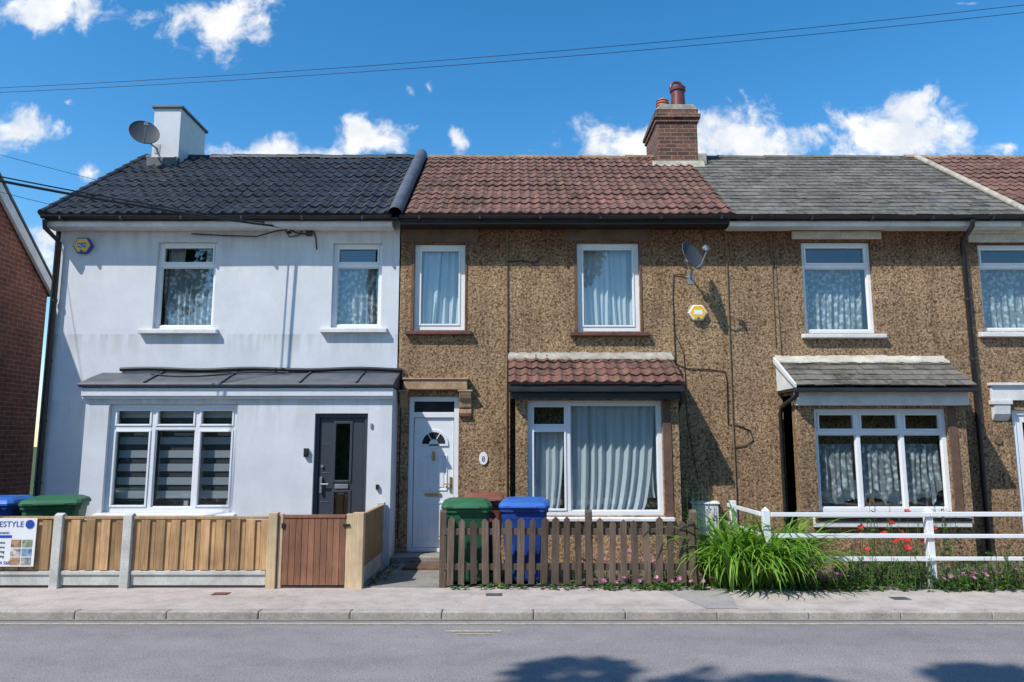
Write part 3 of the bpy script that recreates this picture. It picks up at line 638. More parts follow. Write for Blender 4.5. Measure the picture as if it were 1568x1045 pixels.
q=MB(); q.tube([(-.075,-.015,4.95),(-.07,-.015,3.5),(-.08,-.015,2.2),(-.075,-.015,.35)],.013,6); q.tube([(3.28,-.015,4.9),(3.27,-.015,2),(3.28,-.015,.3)],.011,6); q.tube([(3.97,-.012,4.85),(3.96,-.012,3.1)],.008,6); q.tube([(4.02,-.012,4.7),(4.04,-.012,3.0)],.006,6)
q.obj('painted_conduits',H,M_conduit)
q=MB()
q.tube([(2.66,-.03,4.20),(2.56,-.02,4.22),(2.46,-.012,4.22),(2.44,-.012,3.9),(2.45,-.012,2.85),(2.62,-.012,2.78),(3.0,-.012,2.76),(3.18,-.012,2.74),(3.21,-.012,2.6),(3.2,-.012,1.95),(3.35,-.012,1.93),(3.52,-.012,1.86),(3.56,-.012,1.72),(3.45,-.012,1.64),(3.24,-.012,1.6)],.007,6)
q.tube([(2.46,-.012,3.3),(2.58,-.012,3.0),(2.6,-.012,2.0),(2.72,-.012,1.2)],.005,6)
q.tube([(-.08,-.02,4.42),(.15,-.02,4.43),(.35,-.03,4.40),(.45,-.02,4.47)],.007,6)
q.tube([(.36,-.03,4.42),(.38,-.03,4.35),(.31,-.03,4.38)],.009,6)
q.tube([(-1.66,-.03,2.78),(-1.72,-.04,2.7),(-1.62,-.03,2.6),(-1.68,-.03,2.45)],.012,6); q.tube([(-1.60,-.03,2.75),(-1.64,-.05,2.6),(-1.72,-.04,2.72)],.01,6); q.tube([(-1.66,-.02,2.75),(-1.65,-.02,2.0),(-1.66,-.02,.3)],.008,6)
q.obj('wall_cables',H,M_cable)
# chimney
q=MB(); q.box(2.71,3.46,2.1,3.2,6.4,7.62); q.box(2.68,3.49,2.07,3.23,7.62,7.695); q.box(2.65,3.52,2.04,3.26,7.697,7.77); q.box(2.69,3.48,2.08,3.22,7.772,7.86); q.obj('chimney_stack',H,M_chbrick,.006)
q=MB(); q.prism_y([(2.68,7.86),(3.50,7.86),(3.46,7.90),(3.40,7.97),(2.78,7.97),(2.72,7.90)],2.07,3.22); q.prism_x([(1.95,6.66),(2.1,6.75),(2.1,6.88),(1.97,6.70)],2.60,3.56); q.box(3.46,3.62,2.1,2.6,6.8,7.02); q.obj('chimney_flaunching',H,M_cement,.015)
q=MB()
for z in (0,.05,.10,.15,.20): q.cyl((2.90,2.45,7.95+z),(2.90,2.45,7.985+z),.125,.105,n=18)
q.cyl((2.90,2.45,7.9),(2.90,2.45,8.22),.09,n=18); q.cyl((2.90,2.45,8.2),(2.90,2.45,8.26),.12,.05,n=18); q.obj('louvred_chimney_pot',H,M_terra)
q=MB(); q.cyl((3.20,2.45,7.9),(3.20,2.45,8.42),.15,.125,n=20); q.cyl((3.20,2.45,8.40),(3.20,2.45,8.47),.15,.155,n=20); q.cyl((3.20,2.45,7.95),(3.20,2.45,8.02),.165,n=20)
q.tube([(3.07,2.45,8.45),(3.08,2.45,8.55),(3.16,2.45,8.6),(3.25,2.45,8.58),(3.33,2.45,8.45)],.03,8); q.obj('tall_chimney_pot',H,M_pot)
dish('satellite_dish',(2.64,-.38,4.40),(.60,-.72,.36),rad=.215,mount=[(2.70,-.2,4.24),(2.72,0,4.16)])
alarm('burglar_alarm_box',2.80,3.62,0,M_alw,M_yellow,r=.145)

# ================================================================== RIGHT PEBBLEDASH HOUSE
H=E('pebbledash_terrace_house'); XA,XB=3.27,6.98
opu=[(4.43,5.50,3.315,4.735)]
w=MB(); wall(w,XA,XB,0,5.2,0,opu); bx0,bx1=4.03,6.42; opb=[(4.28,6.17,.712,2.16)]
wall(w,bx0,bx1,0,2.5,PY,opb); w.quad((bx0,0,0),(bx0,PY,0),(bx0,PY,2.5),(bx0,0,2.5)); w.quad((bx1,PY,0),(bx1,0,0),(bx1,0,2.5),(bx1,PY,2.5))
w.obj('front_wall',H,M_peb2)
q=MB(); q.box(6.173,6.29,PY-.015,PY,.60,2.18); q.obj('bay_piers',H,M_brownl,.003)
window(H,*opu[0],0,transoms=[4.36],fw=.06,name='bedroom_window')
window(H,*opb[0],PY,splits=(4.915,5.54),transoms=[1.82]*3,fw=.065,name='bay_window')
curtain(H,4.5,5.42,4.5,5.42,3.4,4.35,.24,M_lace,10,.025,seed=2.7)
for i,(a,c) in enumerate(((4.33,4.88),(4.95,5.51),(5.58,6.12))): curtain(H,a,c,a,c,.80,1.66,PY+.2,M_lace,6,.022,seed=i*2.3,scallop=.22)
curtain(H,4.33,6.1,4.33,6.1,.8,1.15,PY+.3,M_net,16,.02,seed=5.1,scallop=.1)
sill(H,4.36,5.61,3.235,3.312,0,M_paint); sill(H,4.2,6.33,.655,.709,PY,M_paint,.11); sill(H,4.18,6.36,.52,.652,PY,M_paint,.06,'sill_lower',0); 
q=MB(); q.box(4.19,6.35,PY-.075,PY-.058,.60,.640); q.obj('sill_red_band',H,M_redsill)
q=MB(); q.box(4.29,5.66,-.03,0,4.77,4.90); q.box(4.26,5.69,-.06,0,4.90,4.945); q.obj('lintel',H,M_cream,.006)
canopy(H,3.95,6.47,2.905,2.47,-.75,'slate',M_slate,M_cream)
q=MB(); q.box(4.0,6.42,-.62,PY,2.2,2.39); q.obj('canopy_white_fascia',H,M_paint,.006)
q=MB(); q.box(3.93,6.49,-.79,-.70,2.375,2.43); q.obj('canopy_gutter',H,M_black,.01)
q=MB(); q.prism_x([(-.78,2.44),(-.78,2.49),(0,2.95),(0,2.86)],3.915,3.947); q.prism_x([(0,2.86),(-.72,2.44),(0,2.44)],3.952,3.958); q.obj('canopy_verge_board',H,M_paint)
pipe(H,[(3.97,-.73,2.4),(3.97,-.7,2.33),(3.96,-.15,2.2),(3.96,-.07,2.1),(3.96,-.07,.02)],.03)
pipe(H,[(6.87,-.35,4.98),(6.87,-.33,4.88),(6.87,-.07,4.72),(6.87,-.07,.0)],.036)
r=shell(H,XA,7.72,M_peb2,False,False); r.obj('roof_deck',H,M_black)
t=MB(); slate_roof(t,3.34,7.70,.27,.20); t.obj('roof_slates',H,M_slate)
ridge(H,3.5,7.55,M_slate,.085,.45)
gutter(H,XA,7.66,fascia=M_paint)
q=MB(); q.cyl((4.0,-.02,4.98),(4.0,-.25,4.93),.012); q.tube([(3.8,-.42,5.05),(3.82,-.42,4.98),(3.86,-.42,5.02)],.01,6); q.obj('aerial_hook',H,M_cable)

# ================================================================== FAR RIGHT HOUSE
H=E('pebbledash_terrace_house'); XA,XB=6.98,12.6
opu=[(7.13,8.15,3.345,4.70),(10,11,3.345,4.70)]; opd=[(7.42,8.25,.11,2.16)]
w=MB(); wall(w,XA,XB,0,5.2,0,opu+opd); wall(w,9.0,11.6,0,2.5,PY,[(9.25,11.35,.712,2.2)]); w.quad((9,0,0),(9,PY,0),(9,PY,2.5),(9,0,2.5)); w.quad((11.6,PY,0),(11.6,0,0),(11.6,0,2.5),(11.6,PY,2.5)); w.obj('front_wall',H,M_peb2)
for o in opu: window(H,*o,0,transoms=[4.36],name='bedroom_window'); curtain(H,o[0]+.06,o[1]-.06,o[0]+.06,o[1]-.06,3.4,4.35,.24,M_lace,9,.025,seed=o[0])
window(H,9.25,11.35,.712,2.2,PY,splits=(9.95,10.65),transoms=[1.82]*3,name='bay_window')
sill(H,7.03,8.25,3.25,3.34,0,M_paint); sill(H,9.9,11.1,3.25,3.34,0,M_paint)
q=MB(); q.box(6.99,8.3,-.03,0,4.72,4.85); q.box(6.97,8.32,-.06,0,4.85,4.91); q.obj('lintel',H,M_cream,.006)
q=MB(); q.box(7.12,8.6,-.06,0,2.30,2.52); q.box(7.09,8.63,-.1,0,2.52,2.56)
q.prism_x([(0,2.30),(-.09,2.30),(-.09,2.26),(-.07,2.1),(-.03,2.03),(0,2.0)],7.12,7.36); q.box(7.09,7.39,-.1,0,2.24,2.302); q.obj('door_surround',H,M_paint,.006)
d=MB(); d.box(7.42,7.49,.03,.1,.11,2.16); d.box(8.18,8.25,.03,.1,.11,2.16); d.box(7.49,8.18,.03,.1,2.09,2.16); d.box(7.49,8.18,.05,.09,.11,.9); d.box(7.49,7.6,.05,.09,.9,2.09);d.box(8.07,8.18,.05,.09,.9,2.09);d.box(7.6,8.07,.05,.09,1.98,2.09); d.obj('front_door',H,M_upvc,.004)
q=MB(); q.box(7.6,8.07,.068,.072,.9,1.98); q.obj('door_glass',H,M_glassd)
r=MB(); room(r,7.42,8.25,.1,2.1,.165,1.2); r.obj('hallway',H,M_room)
q=MB(); q.cyl((7.18,-.02,1.72),(7.18,0,1.72),.06,n=16); q.obj('house_number_plaque',H,M_conduit)
r=shell(H,7.75,XB,M_peb2,False,True); r.obj('roof_deck',H,M_black)
t=MB(); tile_roof(t,7.80,XB,.16,.26,.026,.02); t.obj('roof_tiles',H,M_roofred)
ridge(H,7.55,XB,M_ridgered,.085)
q=MB(); o=Vector((7.75,YE,ZE)); q.tube([o+SN*.03,o+SD*SL*.5+SN*.035,o+SD*SL+SN*.03],.05,8); q.obj('party_wall_flashing',H,M_cement)
gutter(H,7.68,XB,fascia=M_paint); canopy(H,8.9,11.7,2.905,2.47,-.75,'slate',M_slate,M_cream)

# ================================================================== NEIGHBOURING BRICK HOUSE (left)
H=E('brick_house')
w=MB(); pr=[(-1.75,-.05),(1.5,-.05),(1.5,4.36),(-.12,5.75),(-1.75,4.36)]
w.prism_x(pr,-15,-8.02); w.obj('walls',H,M_brick)
t=MB(); t.prism_x([(-.12,5.90),(-1.95,4.30),(-1.95,4.22),(-.12,5.80),(1.72,4.22),(1.72,4.30)],-15,-7.93); t.obj('roof',H,M_slate)
t=MB()
for s in(1,-1):
    y1=-.12+s*1.9
    t.prism_x([(-.12,5.84),(-.12,5.60),(y1,3.98),(y1,4.22)],-7.99,-7.93)
t.obj('bargeboards',H,M_paint,.006)

# ================================================================== FENCES
FY=-2.1
F=E('close_board_fence')
b=MB(); pm_=MB(); gb=MB()
segs=[(-9.5,-7.72),(-7.60,-6.42),(-6.30,-5.37),(-5.26,-4.56),(-4.44,-2.87)]
for a,c in segs:
    x=a; i=0
    while x<c-.02:
        wd=min(.098,c-x); off=.018 if i%2 else 0
        b.box(x+.002,x+wd-(.018 if not i%2 else -.010),FY-.012-off,FY+.002-off,.205,.775+U(-.006,.006),0,R()); x+=.088; i+=1
    b.box(a,c,FY-.035,FY+.02,.785,.815,0,R()); b.box(a,c,FY+.012,FY+.05,.62,.69,0,R()); b.box(a,c,FY+.012,FY+.05,.28,.35,0,R())
    gb.box(a,c,FY-.012,FY+.035,.03,.20); gb.box(a,c,FY-.03,FY-.012,.15,.196); 
b.obj('boards',F,M_fence,.003); gb.obj('gravel_boards',F,M_gravel,.006)
for x in(-7.66,-6.36,-5.315,-4.50): pm_.box(x-.052,x+.052,FY-.055,FY+.05,-.05,.83); pm_.prism_x([(FY-.055,.83),(FY+.05,.83),(FY,.855)],x-.052,x+.052)
pm_.obj('concrete_posts',F,M_gravel,.008)
pw=MB()
for x,wd in((-2.80,.055),(-1.80,.065)): pw.box(x-wd,x+wd,FY-.06,FY+.05,-.05,.86,0,R())
pw.box(-2.735,-2.685,FY-.03,FY+.02,0,.845,0,.8); pw.box(-1.945,-1.87,FY-.03,FY+.02,0,.845,0,.8)
pw.obj('gate_posts',F,M_post,.006)
sf=MB(); y=FY+.06; i=0
while y<-.58: sf.box(-1.79-(.01 if i%2 else 0),-1.775,y,y+.096,.2,.80,0,R()*.5); y+=.09; i+=1
sf.box(-1.82,-1.77,FY+.05,-.55,.80,.83,0,.5); sf.obj('side_boards',F,M_fence,.003)
sg=MB(); sg.box(-1.81,-1.775,FY+.05,-.55,.0,.2); sg.box(-1.86,-1.76,-.62,-.52,0,.86); sg.obj('side_gravel_board',F,M_gravel,.006)
G=E('garden_gate')
b=MB(); x=-2.68; 
while x<-1.955: b.box(x+.002,x+.071,FY-.03,FY-.006+U(-.002,.002),.035,.80,0,R()); x+=.0735
b.box(-2.68,-1.95,FY-.04,FY+.0,.80,.835,0,.5); 
for z in(.15,.62): b.box(-2.68,-1.95,FY-.004,FY+.035,z,z+.09,0,.5)
b.obj('gate_boards',G,M_gate,.003)
b=MB(); b.box(-2.70,-2.66,FY-.045,FY-.03,.68,.74); b.box(-1.98,-1.9,FY-.045,FY-.03,.70,.73); b.obj('gate_hinges',G,M_black,.003)
P=E('picket_fence')
b=MB(); x=-.76
while x<2.17:
    h=.80+U(-.045,.02); wd=.078+U(-.008,.008); tl=U(-.024,.024); yy=FY-.02+U(-.005,.005)
    pr=[(x,.035+U(0,.03)),(x+wd,.035+U(0,.02)),(x+wd+tl,h-.035),(x+wd/2+tl,h),(x+tl,h-.035)]
    b.prism_y(pr,yy-.01,yy+.01,0,R()); x+=.137+U(-.008,.008)
b.obj('pickets',P,M_picket,.002)
b=MB(); b.box(-.80,2.2,FY-.008,FY+.03,.60,.675,0,.4); b.box(-.80,2.2,FY-.008,FY+.03,.20,.275,0,.3)
for x in(-.81,.905,2.14): b.prism_x([(FY-.0,-.05),(FY+.08,-.05),(FY+.08,.86),(FY+.04,.89),(FY,.86)],x-.04,x+.04,0,R())
b.obj('rails_and_posts',P,M_picket,.004)
W=E('white_post_and_rail_fence'); b=MB()
for x in(2.99,4.90,6.82,8.7):
    b.box(x-.04,x+.04,FY-.04,FY+.04,-.02,.88); vs=[(x-.04,FY-.04,.88),(x+.04,FY-.04,.88),(x+.04,FY+.04,.88),(x-.04,FY+.04,.88),(x,FY,.93)]
    b.add(vs,[[0,1,4],[1,2,4],[2,3,4],[3,0,4]])
for z in(.835,.59,.335):
    xx=3.03
    for e in (4.90,6.82,8.7,12.5): b.box(xx+.002,e-.002,FY-.068,FY-.042,z-.022+U(-.006,.006),z+.030+U(-.006,.006)); xx=e
for z in(.835,.59): b.box(2.99-.066,2.99-.042,FY+.03,-.75,z-.02,z+.03)
b.box(2.95,3.03,-.83,-.75,0,.90)
b.obj('posts_and_rails',W,M_upvc,.006)

# ================================================================== BINS
def bin_(name,cx,cy,body,lid,h=1.0,rot=0,wd=.56,dp=.68,num=None):
    g=E(name); Mx=Matrix.Translation((cx,cy,0))@Matrix.Rotation(rot,4,'Z')
    q=MB(); q.M=Mx; w0,w1=wd*.40,wd*.49; d0,d1=dp*.36,dp*.46; hb=h-.10
    def ring(w,d,z,yo=0,c=.05): 
        return [(-w+c,-d+yo,z),(w-c,-d+yo,z),(w,-d+c+yo,z),(w,d-c+yo,z),(w-c,d+yo,z),(-w+c,d+yo,z),(-w,d-c+yo,z),(-w,-d+c+yo,z)]
    levels=[(w0*.96,d0*.96,.03),(w0,d0,.06),(w0*1.05,d0*1.04,.3),(w1*.97,d1*.97,hb-.16),(w1*.99,d1*.99,hb-.12),(w1*1.0,d1,hb-.05),(w1*1.07,d1*1.05,hb-.045),(w1*1.07,d1*1.05,hb)]
    vs=[];
    for l in levels: vs+=ring(*l)
    fs=[[i*8+j,i*8+(j+1)%8,(i+1)*8+(j+1)%8,(i+1)*8+j] for i in range(len(levels)-1) for j in range(8)]+[list(range(8))[::-1]]
    q.add(vs,fs)
    for sx in(-1,1): q.box(sx*w0*.55-.02,sx*w0*.55+.02,-d0-.03,-d0+.02,.12,hb-.15)
    q.obj('body',g,body,.008)
    q=MB(); q.M=Mx
    wl=w1*1.12; dl=d1*1.1
    lv=[(wl,dl,hb+.004,0),(wl,dl,hb+.035,0),(wl*.93,dl*.93,hb+.07,.01),(wl*.7,dl*.75,hb+.10,.03)]
    vs=[]
    for l in lv: vs+=ring(l[0],l[1],l[2],l[3])
    fs=[[i*8+j,i*8+(j+1)%8,(i+1)*8+(j+1)%8,(i+1)*8+j] for i in range(3) for j in range(8)]+[list(range(24,32)),list(range(8))[::-1]]
    q.add(vs,fs); q.box(-wl*.5,wl*.5,-dl-.035,-dl+.02,hb+.008,hb+.03)
    q.cyl((-wl*.8,dl+.05,hb+.02),(wl*.8,dl+.05,hb+.02),.018)
    for sx in(-.7,0,.7): q.box(sx*wl-.02,sx*wl+.02,dl-.02,dl+.06,hb-.0,hb+.04)
    q.obj('lid',g,lid,.01)
    q=MB(); q.M=Mx
    for sx in(-1,1): q.cyl((sx*(w0+.0),d0+.03,.1),(sx*(w0+.05),d0+.03,.1),.1,n=18)
    q.cyl((-w0,d0+.03,.1),(w0,d0+.03,.1),.012); q.obj('wheels',g,M_rubber)
    return g
bin_('green_wheelie_bin',-.56,-1.66,M_green,M_green,.985,.06)
bin_('blue_wheelie_bin',.16,-1.62,M_blue,M_bluel,.99,-.05)
bin_('brown_wheelie_bin',-.36,-.92,M_brownb,M_brownb,1.01,.1,.46,.56)
bin_('green_wheelie_bin',-5.90,-1.25,M_green,M_green,.99,.35,.64,.70)
bin_('blue_wheelie_bin',-6.58,-1.3,M_blue,M_bluel,.99,.1)
g=E('meter_box'); b=MB(); b.box(2.60,2.98,-.12,0,.36,.80); b.prism_x([(-.14,.80),(0,.80),(0,.84),(-.14,.815)],2.58,3.0); b.box(2.63,2.95,-.128,-.12,.39,.77); b.obj('cabinet',g,M_paint,.006)
b=MB(); b.cyl((2.9,-.135,.58),(2.9,-.12,.58),.015,n=10); b.obj('lock',g,M_black)

# ================================================================== SIGN
S=E('advertising_banner')
b=MB(); b.box(-6.95,-5.55,FY-.066,FY-.060,.25,.80); b.obj('board',S,M_upvc,.002)
TY=FY-.0685
text(S,'HOMESTYLE',-5.70,.70,.092,M_alb,TY,'RIGHT')
text(S,'Home Improvements',-5.86,.62,.045,M_alb,TY,'RIGHT'); text(S,'T: 01234 568',-5.82,.275,.055,M_alb,TY,'RIGHT')
b=MB(); b.cyl((-5.63,FY-.072,.73),(-5.63,FY-.0665,.73),.05,n=24); b.box(-6.9,-5.83,FY-.069,FY-.0665,.575,.605); b.obj('blue_print',S,M_alb)
cols=[(.35,.2,.12),(.25,.3,.2),(.5,.45,.4),(.2,.3,.45),(.45,.25,.15),(.3,.32,.3)]
for i,cc in enumerate(cols):
    b=MB(); x=-5.83+(i%2)*.13; z=.47-(i//2)*.1; b.box(x,x+.115,FY-.0695,FY-.0665,z,z+.085); b.obj('printed_picture',S,pm('print_%d'%i,cc,.4,22,.6,20,0))
for i,tx in enumerate(('Kitchens','Bathrooms','Plastering','Decorating')): text(S,tx,-5.90,.51-i*.052,.042,M_black,TY,'RIGHT')

# ================================================================== PLANTS
M_strap=leafmat('strap_leaves',(.04,.12,.015),(.27,.46,.07),.38)
M_weed=leafmat('weed_leaves',(.03,.085,.02),(.15,.27,.05),.35)
M_poppy=leafmat('poppy_petals',(.50,.02,.01),(.80,.05,.03),.4); M_pink=leafmat('pink_petals',(.45,.08,.25),(.75,.35,.55),.4); M_stem=leafmat('stems',(.05,.12,.03),(.14,.24,.07),.2)
def blade(q,base,ang,L,lean,width,droop,tn,m=0,seg=7):
    d=Vector((math.cos(ang),math.sin(ang),0)); side=Vector((-d.y,d.x,0)); vs=[];p=Vector(base); el=math.pi/2-lean
    for i in range(seg+1):
        t=i/seg; w=width*(1-t**2.2)*(.55+.9*min(t*3,1)*.5)
        fold=Vector((0,0,w*.35))
        vs+=[p-side*w+fold,p,p+side*w+fold]
        p=p+(d*math.cos(el)+Vector((0,0,math.sin(el))))*(L/seg); el-=droop/seg*(.5+1.3*t)
        if p.z<.015: p.z=.015+.004*R()
    q.add(vs,[[3*i,3*i+1,3*i+4,3*i+3] for i in range(seg)]+[[3*i+1,3*i+2,3*i+5,3*i+4] for i in range(seg)],m,True,tn)
q=MB()
for i in range(470):
    a=U(0,2*math.pi); bx=2.84+U(-.52,.58); by=-1.98+random.gauss(0,.14)
    L=U(.6,1.3); blade(q,(bx,by,0),a,L,U(.05,.6),U(.016,.029),U(1.2,2.6),min(1,max(0,random.gauss(.5,.33))))
for i in range(190):
    a=U(-2.7,-.3); bx=2.88+U(-.48,.6)
    blade(q,(bx,-2.05+U(-.05,.05),0),a,U(.6,1.15),U(.15,.65),U(.015,.027),U(1.6,2.7),U(.3,1))
q.obj('daylily_clump',None,M_strap)
def weed(name,x0,x1,y0,y1,n,h,flower=None,fn=0,fh=0):
    q=MB(); 
    for i in range(n):
        x=U(x0,x1);y=U(y0,y1);H_=h*U(.35,1.0); top=Vector((x+U(-.08,.08),y+U(-.06,.06),H_)); p0=Vector((x,y,0))
        q.tube([p0,p0.lerp(top,.5)+Vector((U(-.02,.02),U(-.02,.02),0)),top],.003,4,0)
        for j in range(int(6+H_*26)):
            t=U(.1,1); p=p0.lerp(top,t); a=U(0,6.28); L=U(.025,.07)*(1.2-.5*t); d=Vector((math.cos(a),math.sin(a),U(-.2,.8))).normalized(); s=d.cross(Vector((0,0,1))).normalized()*L*.3
            q.add([p,p+d*L*.5+s,p+d*L,p+d*L*.5-s],[[0,1,2,3]],1,False,min(1,max(0,random.gauss(.5,.3))))
    for i in range(fn):
        x=U(x0,x1);y=U(y0,y1); z=fh*U(.6,1.05); q.tube([(x+U(-.04,.04),y,0),(x,y,z)],.0025,4,0)
        fr=.036 if flower is M_poppy else .024; tilt=Vector((U(-.5,.5),U(-.9,0),.8)).normalized(); ax=tilt.cross(Vector((1,0,0))).normalized(); ay=tilt.cross(ax)
        for kk in range(5):
            t0=kk*2*math.pi/5; u=ax*math.cos(t0)+ay*math.sin(t0); v=ax*math.cos(t0+1.2)+ay*math.sin(t0+1.2); c=Vector((x,y,z))
            q.add([c,c+u*fr+tilt*fr*.4,c+(u+v)*fr*.75+tilt*fr*.6,c+v*fr+tilt*fr*.4],[[0,1,2,3]],2,False,R())
    q.obj(name,None,[M_stem,M_weed,flower or M_weed])
weed('poppy_bed',3.75,5.0,-2.28,-1.7,200,.42,M_poppy,14,.66)
weed('wildflower_border',5.3,6.9,-2.32,-1.8,200,.46,M_pink,16,.3)
weed('wildflower_border',3.3,4.0,-2.34,-2.05,70,.20,M_pink,20,.18)
weed('wildflower_border',4.9,5.5,-2.34,-2.05,70,.24,M_pink,14,.22)
weed('wildflower_border',.7,2.2,-2.0,-1.5,80,.28,M_pink,26,.36)
weed('wildflower_border',1.0,2.3,-2.28,-2.16,44,.10,M_pink,13,.13)
weed('weeds',6.9,9.5,-2.2,-1.4,150,.5,M_pink,10,.4)
weed('weeds',-.7,2.2,-2.24,-2.12,60,.07)
weed('weeds',3.2,7.5,-2.34,-2.1,180,.13)
weed('garden_shrub',2.55,3.1,-1.55,-1.0,50,.85); weed('garden_shrub',4.6,5.9,-1.3,-.75,40,.9,M_poppy,7,.78)
weed('garden_shrub',2.45,2.8,-.5,-.15,14,1.25)
weed('weeds',-1.7,-1.55,-2.0,-.6,16,.07)

# ================================================================== TREES on opposite side of the road
M_bark=pm('bark',(.10,.075,.055),.9,6,.35,30,.8,scale=(1,1,.25)); M_leaf=leafmat('tree_leaves',(.025,.055,.012),(.10,.17,.03),.3)
def tree(x,y,zc,rad,n=7000,seed=0):
    random.seed(seed); q=MB(); th=zc-rad*.9
    q.tube([(x,y,-.1),(x+.05,y,th*.4),(x+U(-.2,.2),y+U(-.2,.2),th),(x,y,zc)],[.26,.2,.15,.07],9,0)
    cl=[]
    for i in range(26):
        v=Vector((random.gauss(0,1),random.gauss(0,1),random.gauss(0,1))).normalized()*rad*U(.35,.95); v.z*=.9
        c=Vector((x,y,zc))+v; cl.append((c,U(.45,.95)*rad*.42))
        if i<14: s=Vector((x,y,th+U(-.5,1.2))); q.tube([s,s.lerp(c,.5)+Vector((0,0,.3)),c],[.08,.05,.015],5,0)
    for i in range(n):
        c,r=random.choice(cl); v=Vector((random.gauss(0,1),random.gauss(0,1),random.gauss(0,1))).normalized()*r*U(.3,1)**.5; p=c+v
        a=Vector((U(-1,1),U(-1,1),U(-1,1))).normalized(); bb=a.cross(Vector((U(-1,1),U(-1,1),U(-1,1)))).normalized(); s=U(.08,.17)
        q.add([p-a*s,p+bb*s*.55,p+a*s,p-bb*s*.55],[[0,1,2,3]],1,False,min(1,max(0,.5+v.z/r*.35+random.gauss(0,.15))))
    q.obj('street_tree',None,[M_bark,M_leaf])
tree(-6.55,-13.1,11.15,1.75,5500,3); tree(-4.75,-13.5,12.3,1.3,3500,6); tree(-3.9,-13.2,11.75,1.8,5500,5); tree(1.5,-15.5,8.6,2.6,5000,8); tree(-12.0,-14,8.5,2.6,5000,12); tree(7.5,-16,8.6,2.8,5000,15)
random.seed(77)
q=MB(); hh=lambda x: 4.3+2.0*noise.noise(Vector((x*.35,.5,0)))+.8*noise.noise(Vector((x*1.1,2.5,0)))  # out of view, height raised to block horizon glow in window reflections
for i in range(16000):
    xx=U(-26,26); h=hh(xx); z=U(0,1)**.8*h; p=Vector((xx,-14.9+random.gauss(0,.45)*(1.1-.6*z/h),z)); a=Vector((U(-1,1),U(-1,1),U(-1,1))).normalized(); bb=a.cross(Vector((U(-1,1),U(-1,1),1))).normalized(); s=U(.12,.24)
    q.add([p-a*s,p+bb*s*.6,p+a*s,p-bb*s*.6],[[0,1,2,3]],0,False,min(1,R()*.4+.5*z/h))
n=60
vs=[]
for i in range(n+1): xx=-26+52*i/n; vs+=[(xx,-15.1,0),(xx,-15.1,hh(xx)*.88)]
q.add(vs,[[2*i,2*i+2,2*i+3,2*i+1] for i in range(n)],0,False,0.0); q.obj('unseen_hedge',None,M_leaf)
M_pole=wood('pole_timber',(.16,.11,.07),.3,.2)
def pole(x,y,h):
    g=E('utility_pole'); q=MB(); q.cyl((x,y,-.1),(x,y,h),.14,.09,n=14); q.box(x-.06,x+.06,y-.5,y+.5,h-.5,h-.4); q.obj('pole',g,M_pole)
    q=MB()
    for s in(-.4,.4): q.cyl((x,y+s,h-.4),(x,y+s,h-.28),.035,n=8)
    q.obj('insulators',g,M_gravel)
pole(-24,-.6,7.6); pole(24,-2.1,10.6); pole(-13.2,-8.2,6.2)
g=E('overhead_wires'); q=MB()
q.tube(cat((-24,-.62,6.78),(24,-2.13,10.10),1.41,70),.0042,5); q.tube(cat((-24,-.62,6.76),(24,-2.13,9.94),1.41,70),.0042,5)
q.tube(cat((-13.2,-8.2,6.2),(-6.9,.2,5.3),.2,16),.004,5); q.tube(cat((-13.2,-8.0,6.4),(-6.6,2.0,6.2),.2,16),.004,5)
q.obj('wires',g,M_cable)

# ================================================================== WORLD, SUN, CAMERA
sunv=Vector((-1.15,-1.0,1.75)).normalized(); el=math.asin(sunv.z)
wd=bpy.data.worlds.new('World'); scene.world=wd; wd.use_nodes=True; nt=wd.node_tree; nt.nodes.clear()
out=N(nt,'ShaderNodeOutputWorld'); bg=N(nt,'ShaderNodeBackground'); bg.inputs[1].default_value=.15
sky=N(nt,'ShaderNodeTexSky',sky_type='NISHITA'); sky.sun_disc=False; sky.sun_elevation=el; sky.sun_rotation=math.atan2(sunv.x,sunv.y)%(2*math.pi)
sky.air_density=1.0; sky.dust_density=.2; sky.ozone_density=1.8
hs=N(nt,'ShaderNodeHueSaturation'); hs.inputs['Hue'].default_value=.496; hs.inputs['Saturation'].default_value=1.38; hs.inputs['Value'].default_value=1.32; nt.links.new(sky.outputs[0],hs.inputs['Color'])
tc=N(nt,'ShaderNodeTexCoord'); sp=N(nt,'ShaderNodeSeparateXYZ'); nt.links.new(tc.outputs['Generated'],sp.inputs[0])
ab=N(nt,'ShaderNodeMath',operation='ABSOLUTE'); nt.links.new(sp.outputs[1],ab.inputs[0]); mxn=N(nt,'ShaderNodeMath',operation='MAXIMUM'); nt.links.new(ab.outputs[0],mxn.inputs[0]); mxn.inputs[1].default_value=.05
du=N(nt,'ShaderNodeMath',operation='DIVIDE'); nt.links.new(sp.outputs[0],du.inputs[0]); nt.links.new(mxn.outputs[0],du.inputs[1])
dv=N(nt,'ShaderNodeMath',operation='DIVIDE'); nt.links.new(sp.outputs[2],dv.inputs[0]); nt.links.new(mxn.outputs[0],dv.inputs[1])
uv=N(nt,'ShaderNodeCombineXYZ'); nt.links.new(du.outputs[0],uv.inputs[0]); nt.links.new(dv.outputs[0],uv.inputs[1])
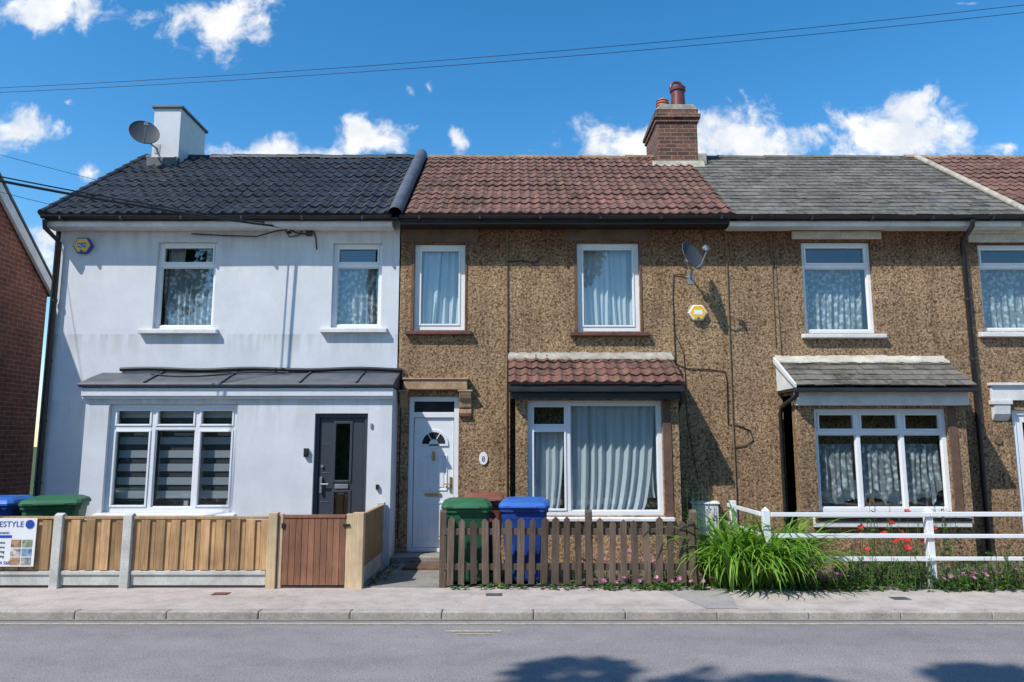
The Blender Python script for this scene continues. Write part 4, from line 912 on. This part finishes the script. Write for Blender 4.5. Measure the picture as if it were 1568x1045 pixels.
# (tan azimuth, tan elevation, half width, half height, density)
CL=[(-.6805,.632,.11,.046,1.15),(-.535,.616,.04,.026,.6),(-.418,.612,.085,.055,1.2),(-.71,.445,.065,.034,1.15),(-.634,.4845,.02,.012,.6),(-.587,.379,.024,.02,.8),
(-.32,.405,.15,.032,.95),(-.20,.43,.07,.042,1.05),(-.0845,.43,.032,.038,.6),(-.152,.502,.028,.026,.35),(-.112,.505,.015,.024,.35),(.17,.425,.11,.042,1.15),(.322,.43,.12,.055,1.2),(.441,.445,.04,.022,.6),
(.559,.435,.125,.052,1.3),(.576,.475,.06,.04,1.15),(-.646,.28,.06,.05,1.0),(.70,.425,.07,.028,.55),(.6646,.642,.10,.012,.25)]
prev=None
nw=N(nt,'ShaderNodeTexNoise'); nw.inputs['Scale'].default_value=11; nw.inputs['Detail'].default_value=3; nt.links.new(uv.outputs[0],nw.inputs['Vector'])
wsub=N(nt,'ShaderNodeVectorMath',operation='SUBTRACT'); nt.links.new(nw.outputs['Color'],wsub.inputs[0]); wsub.inputs[1].default_value=(.5,.5,.5)
wma=N(nt,'ShaderNodeVectorMath',operation='MULTIPLY_ADD'); nt.links.new(wsub.outputs[0],wma.inputs[0]); wma.inputs[1].default_value=(.07,.045,0); nt.links.new(uv.outputs[0],wma.inputs[2])
for (u,v,a,b_,dn) in CL:
    s=N(nt,'ShaderNodeVectorMath',operation='SUBTRACT'); nt.links.new(wma.outputs[0],s.inputs[0]); s.inputs[1].default_value=(u,v,0)
    m=N(nt,'ShaderNodeVectorMath',operation='MULTIPLY'); nt.links.new(s.outputs[0],m.inputs[0]); m.inputs[1].default_value=(1/a,1/b_,0)
    l=N(nt,'ShaderNodeVectorMath',operation='LENGTH'); nt.links.new(m.outputs[0],l.inputs[0])
    o=N(nt,'ShaderNodeMath',operation='MULTIPLY_ADD'); nt.links.new(l.outputs['Value'],o.inputs[0]); o.inputs[1].default_value=-1.25; o.inputs[2].default_value=dn
    if prev is None: prev=o.outputs[0]
    else:
        x=N(nt,'ShaderNodeMath',operation='MAXIMUM'); nt.links.new(prev,x.inputs[0]); nt.links.new(o.outputs[0],x.inputs[1]); prev=x.outputs[0]
fb=noisef(nt,wma.outputs[0],19,7,.62)
f2=N(nt,'ShaderNodeMath',operation='MULTIPLY_ADD'); nt.links.new(fb,f2.inputs[0]); f2.inputs[1].default_value=3.4; f2.inputs[2].default_value=-1.6
f3=N(nt,'ShaderNodeMath',operation='ADD'); nt.links.new(f2.outputs[0],f3.inputs[0]); nt.links.new(prev,f3.inputs[1])
mask=ramp(nt,f3.outputs[0],[(.0,(0,0,0)),(1.0,(1,1,1))],'EASE')
shade=ramp(nt,noisef(nt,uv.outputs[0],15,4,.6),[(.35,(5.2,5.6,6.2)),(.6,(7.0,7.05,7.1))])
col=mixc(nt,mask,hs.outputs[0],shade)
nt.links.new(col,bg.inputs[0]); nt.links.new(bg.outputs[0],out.inputs[0])

ld=bpy.data.lights.new('sun','SUN'); ld.energy=5.0; ld.angle=math.radians(.5); ld.color=(1,.96,.90)
lo=bpy.data.objects.new('sun',ld); COL.objects.link(lo); lo.rotation_euler=(-sunv).to_track_quat('-Z','Y').to_euler(); lo.location=(-20,-20,30)
cam=bpy.data.cameras.new('camera'); co=bpy.data.objects.new('camera',cam); COL.objects.link(co); co.location=(0,-11,1.65); co.rotation_euler=(math.radians(98),0,0)
cam.lens=25.94; cam.sensor_width=36; cam.clip_end=3000; cam.clip_start=.05; scene.camera=co
scene.view_settings.view_transform='Standard'; scene.view_settings.look='None'; scene.view_settings.exposure=0
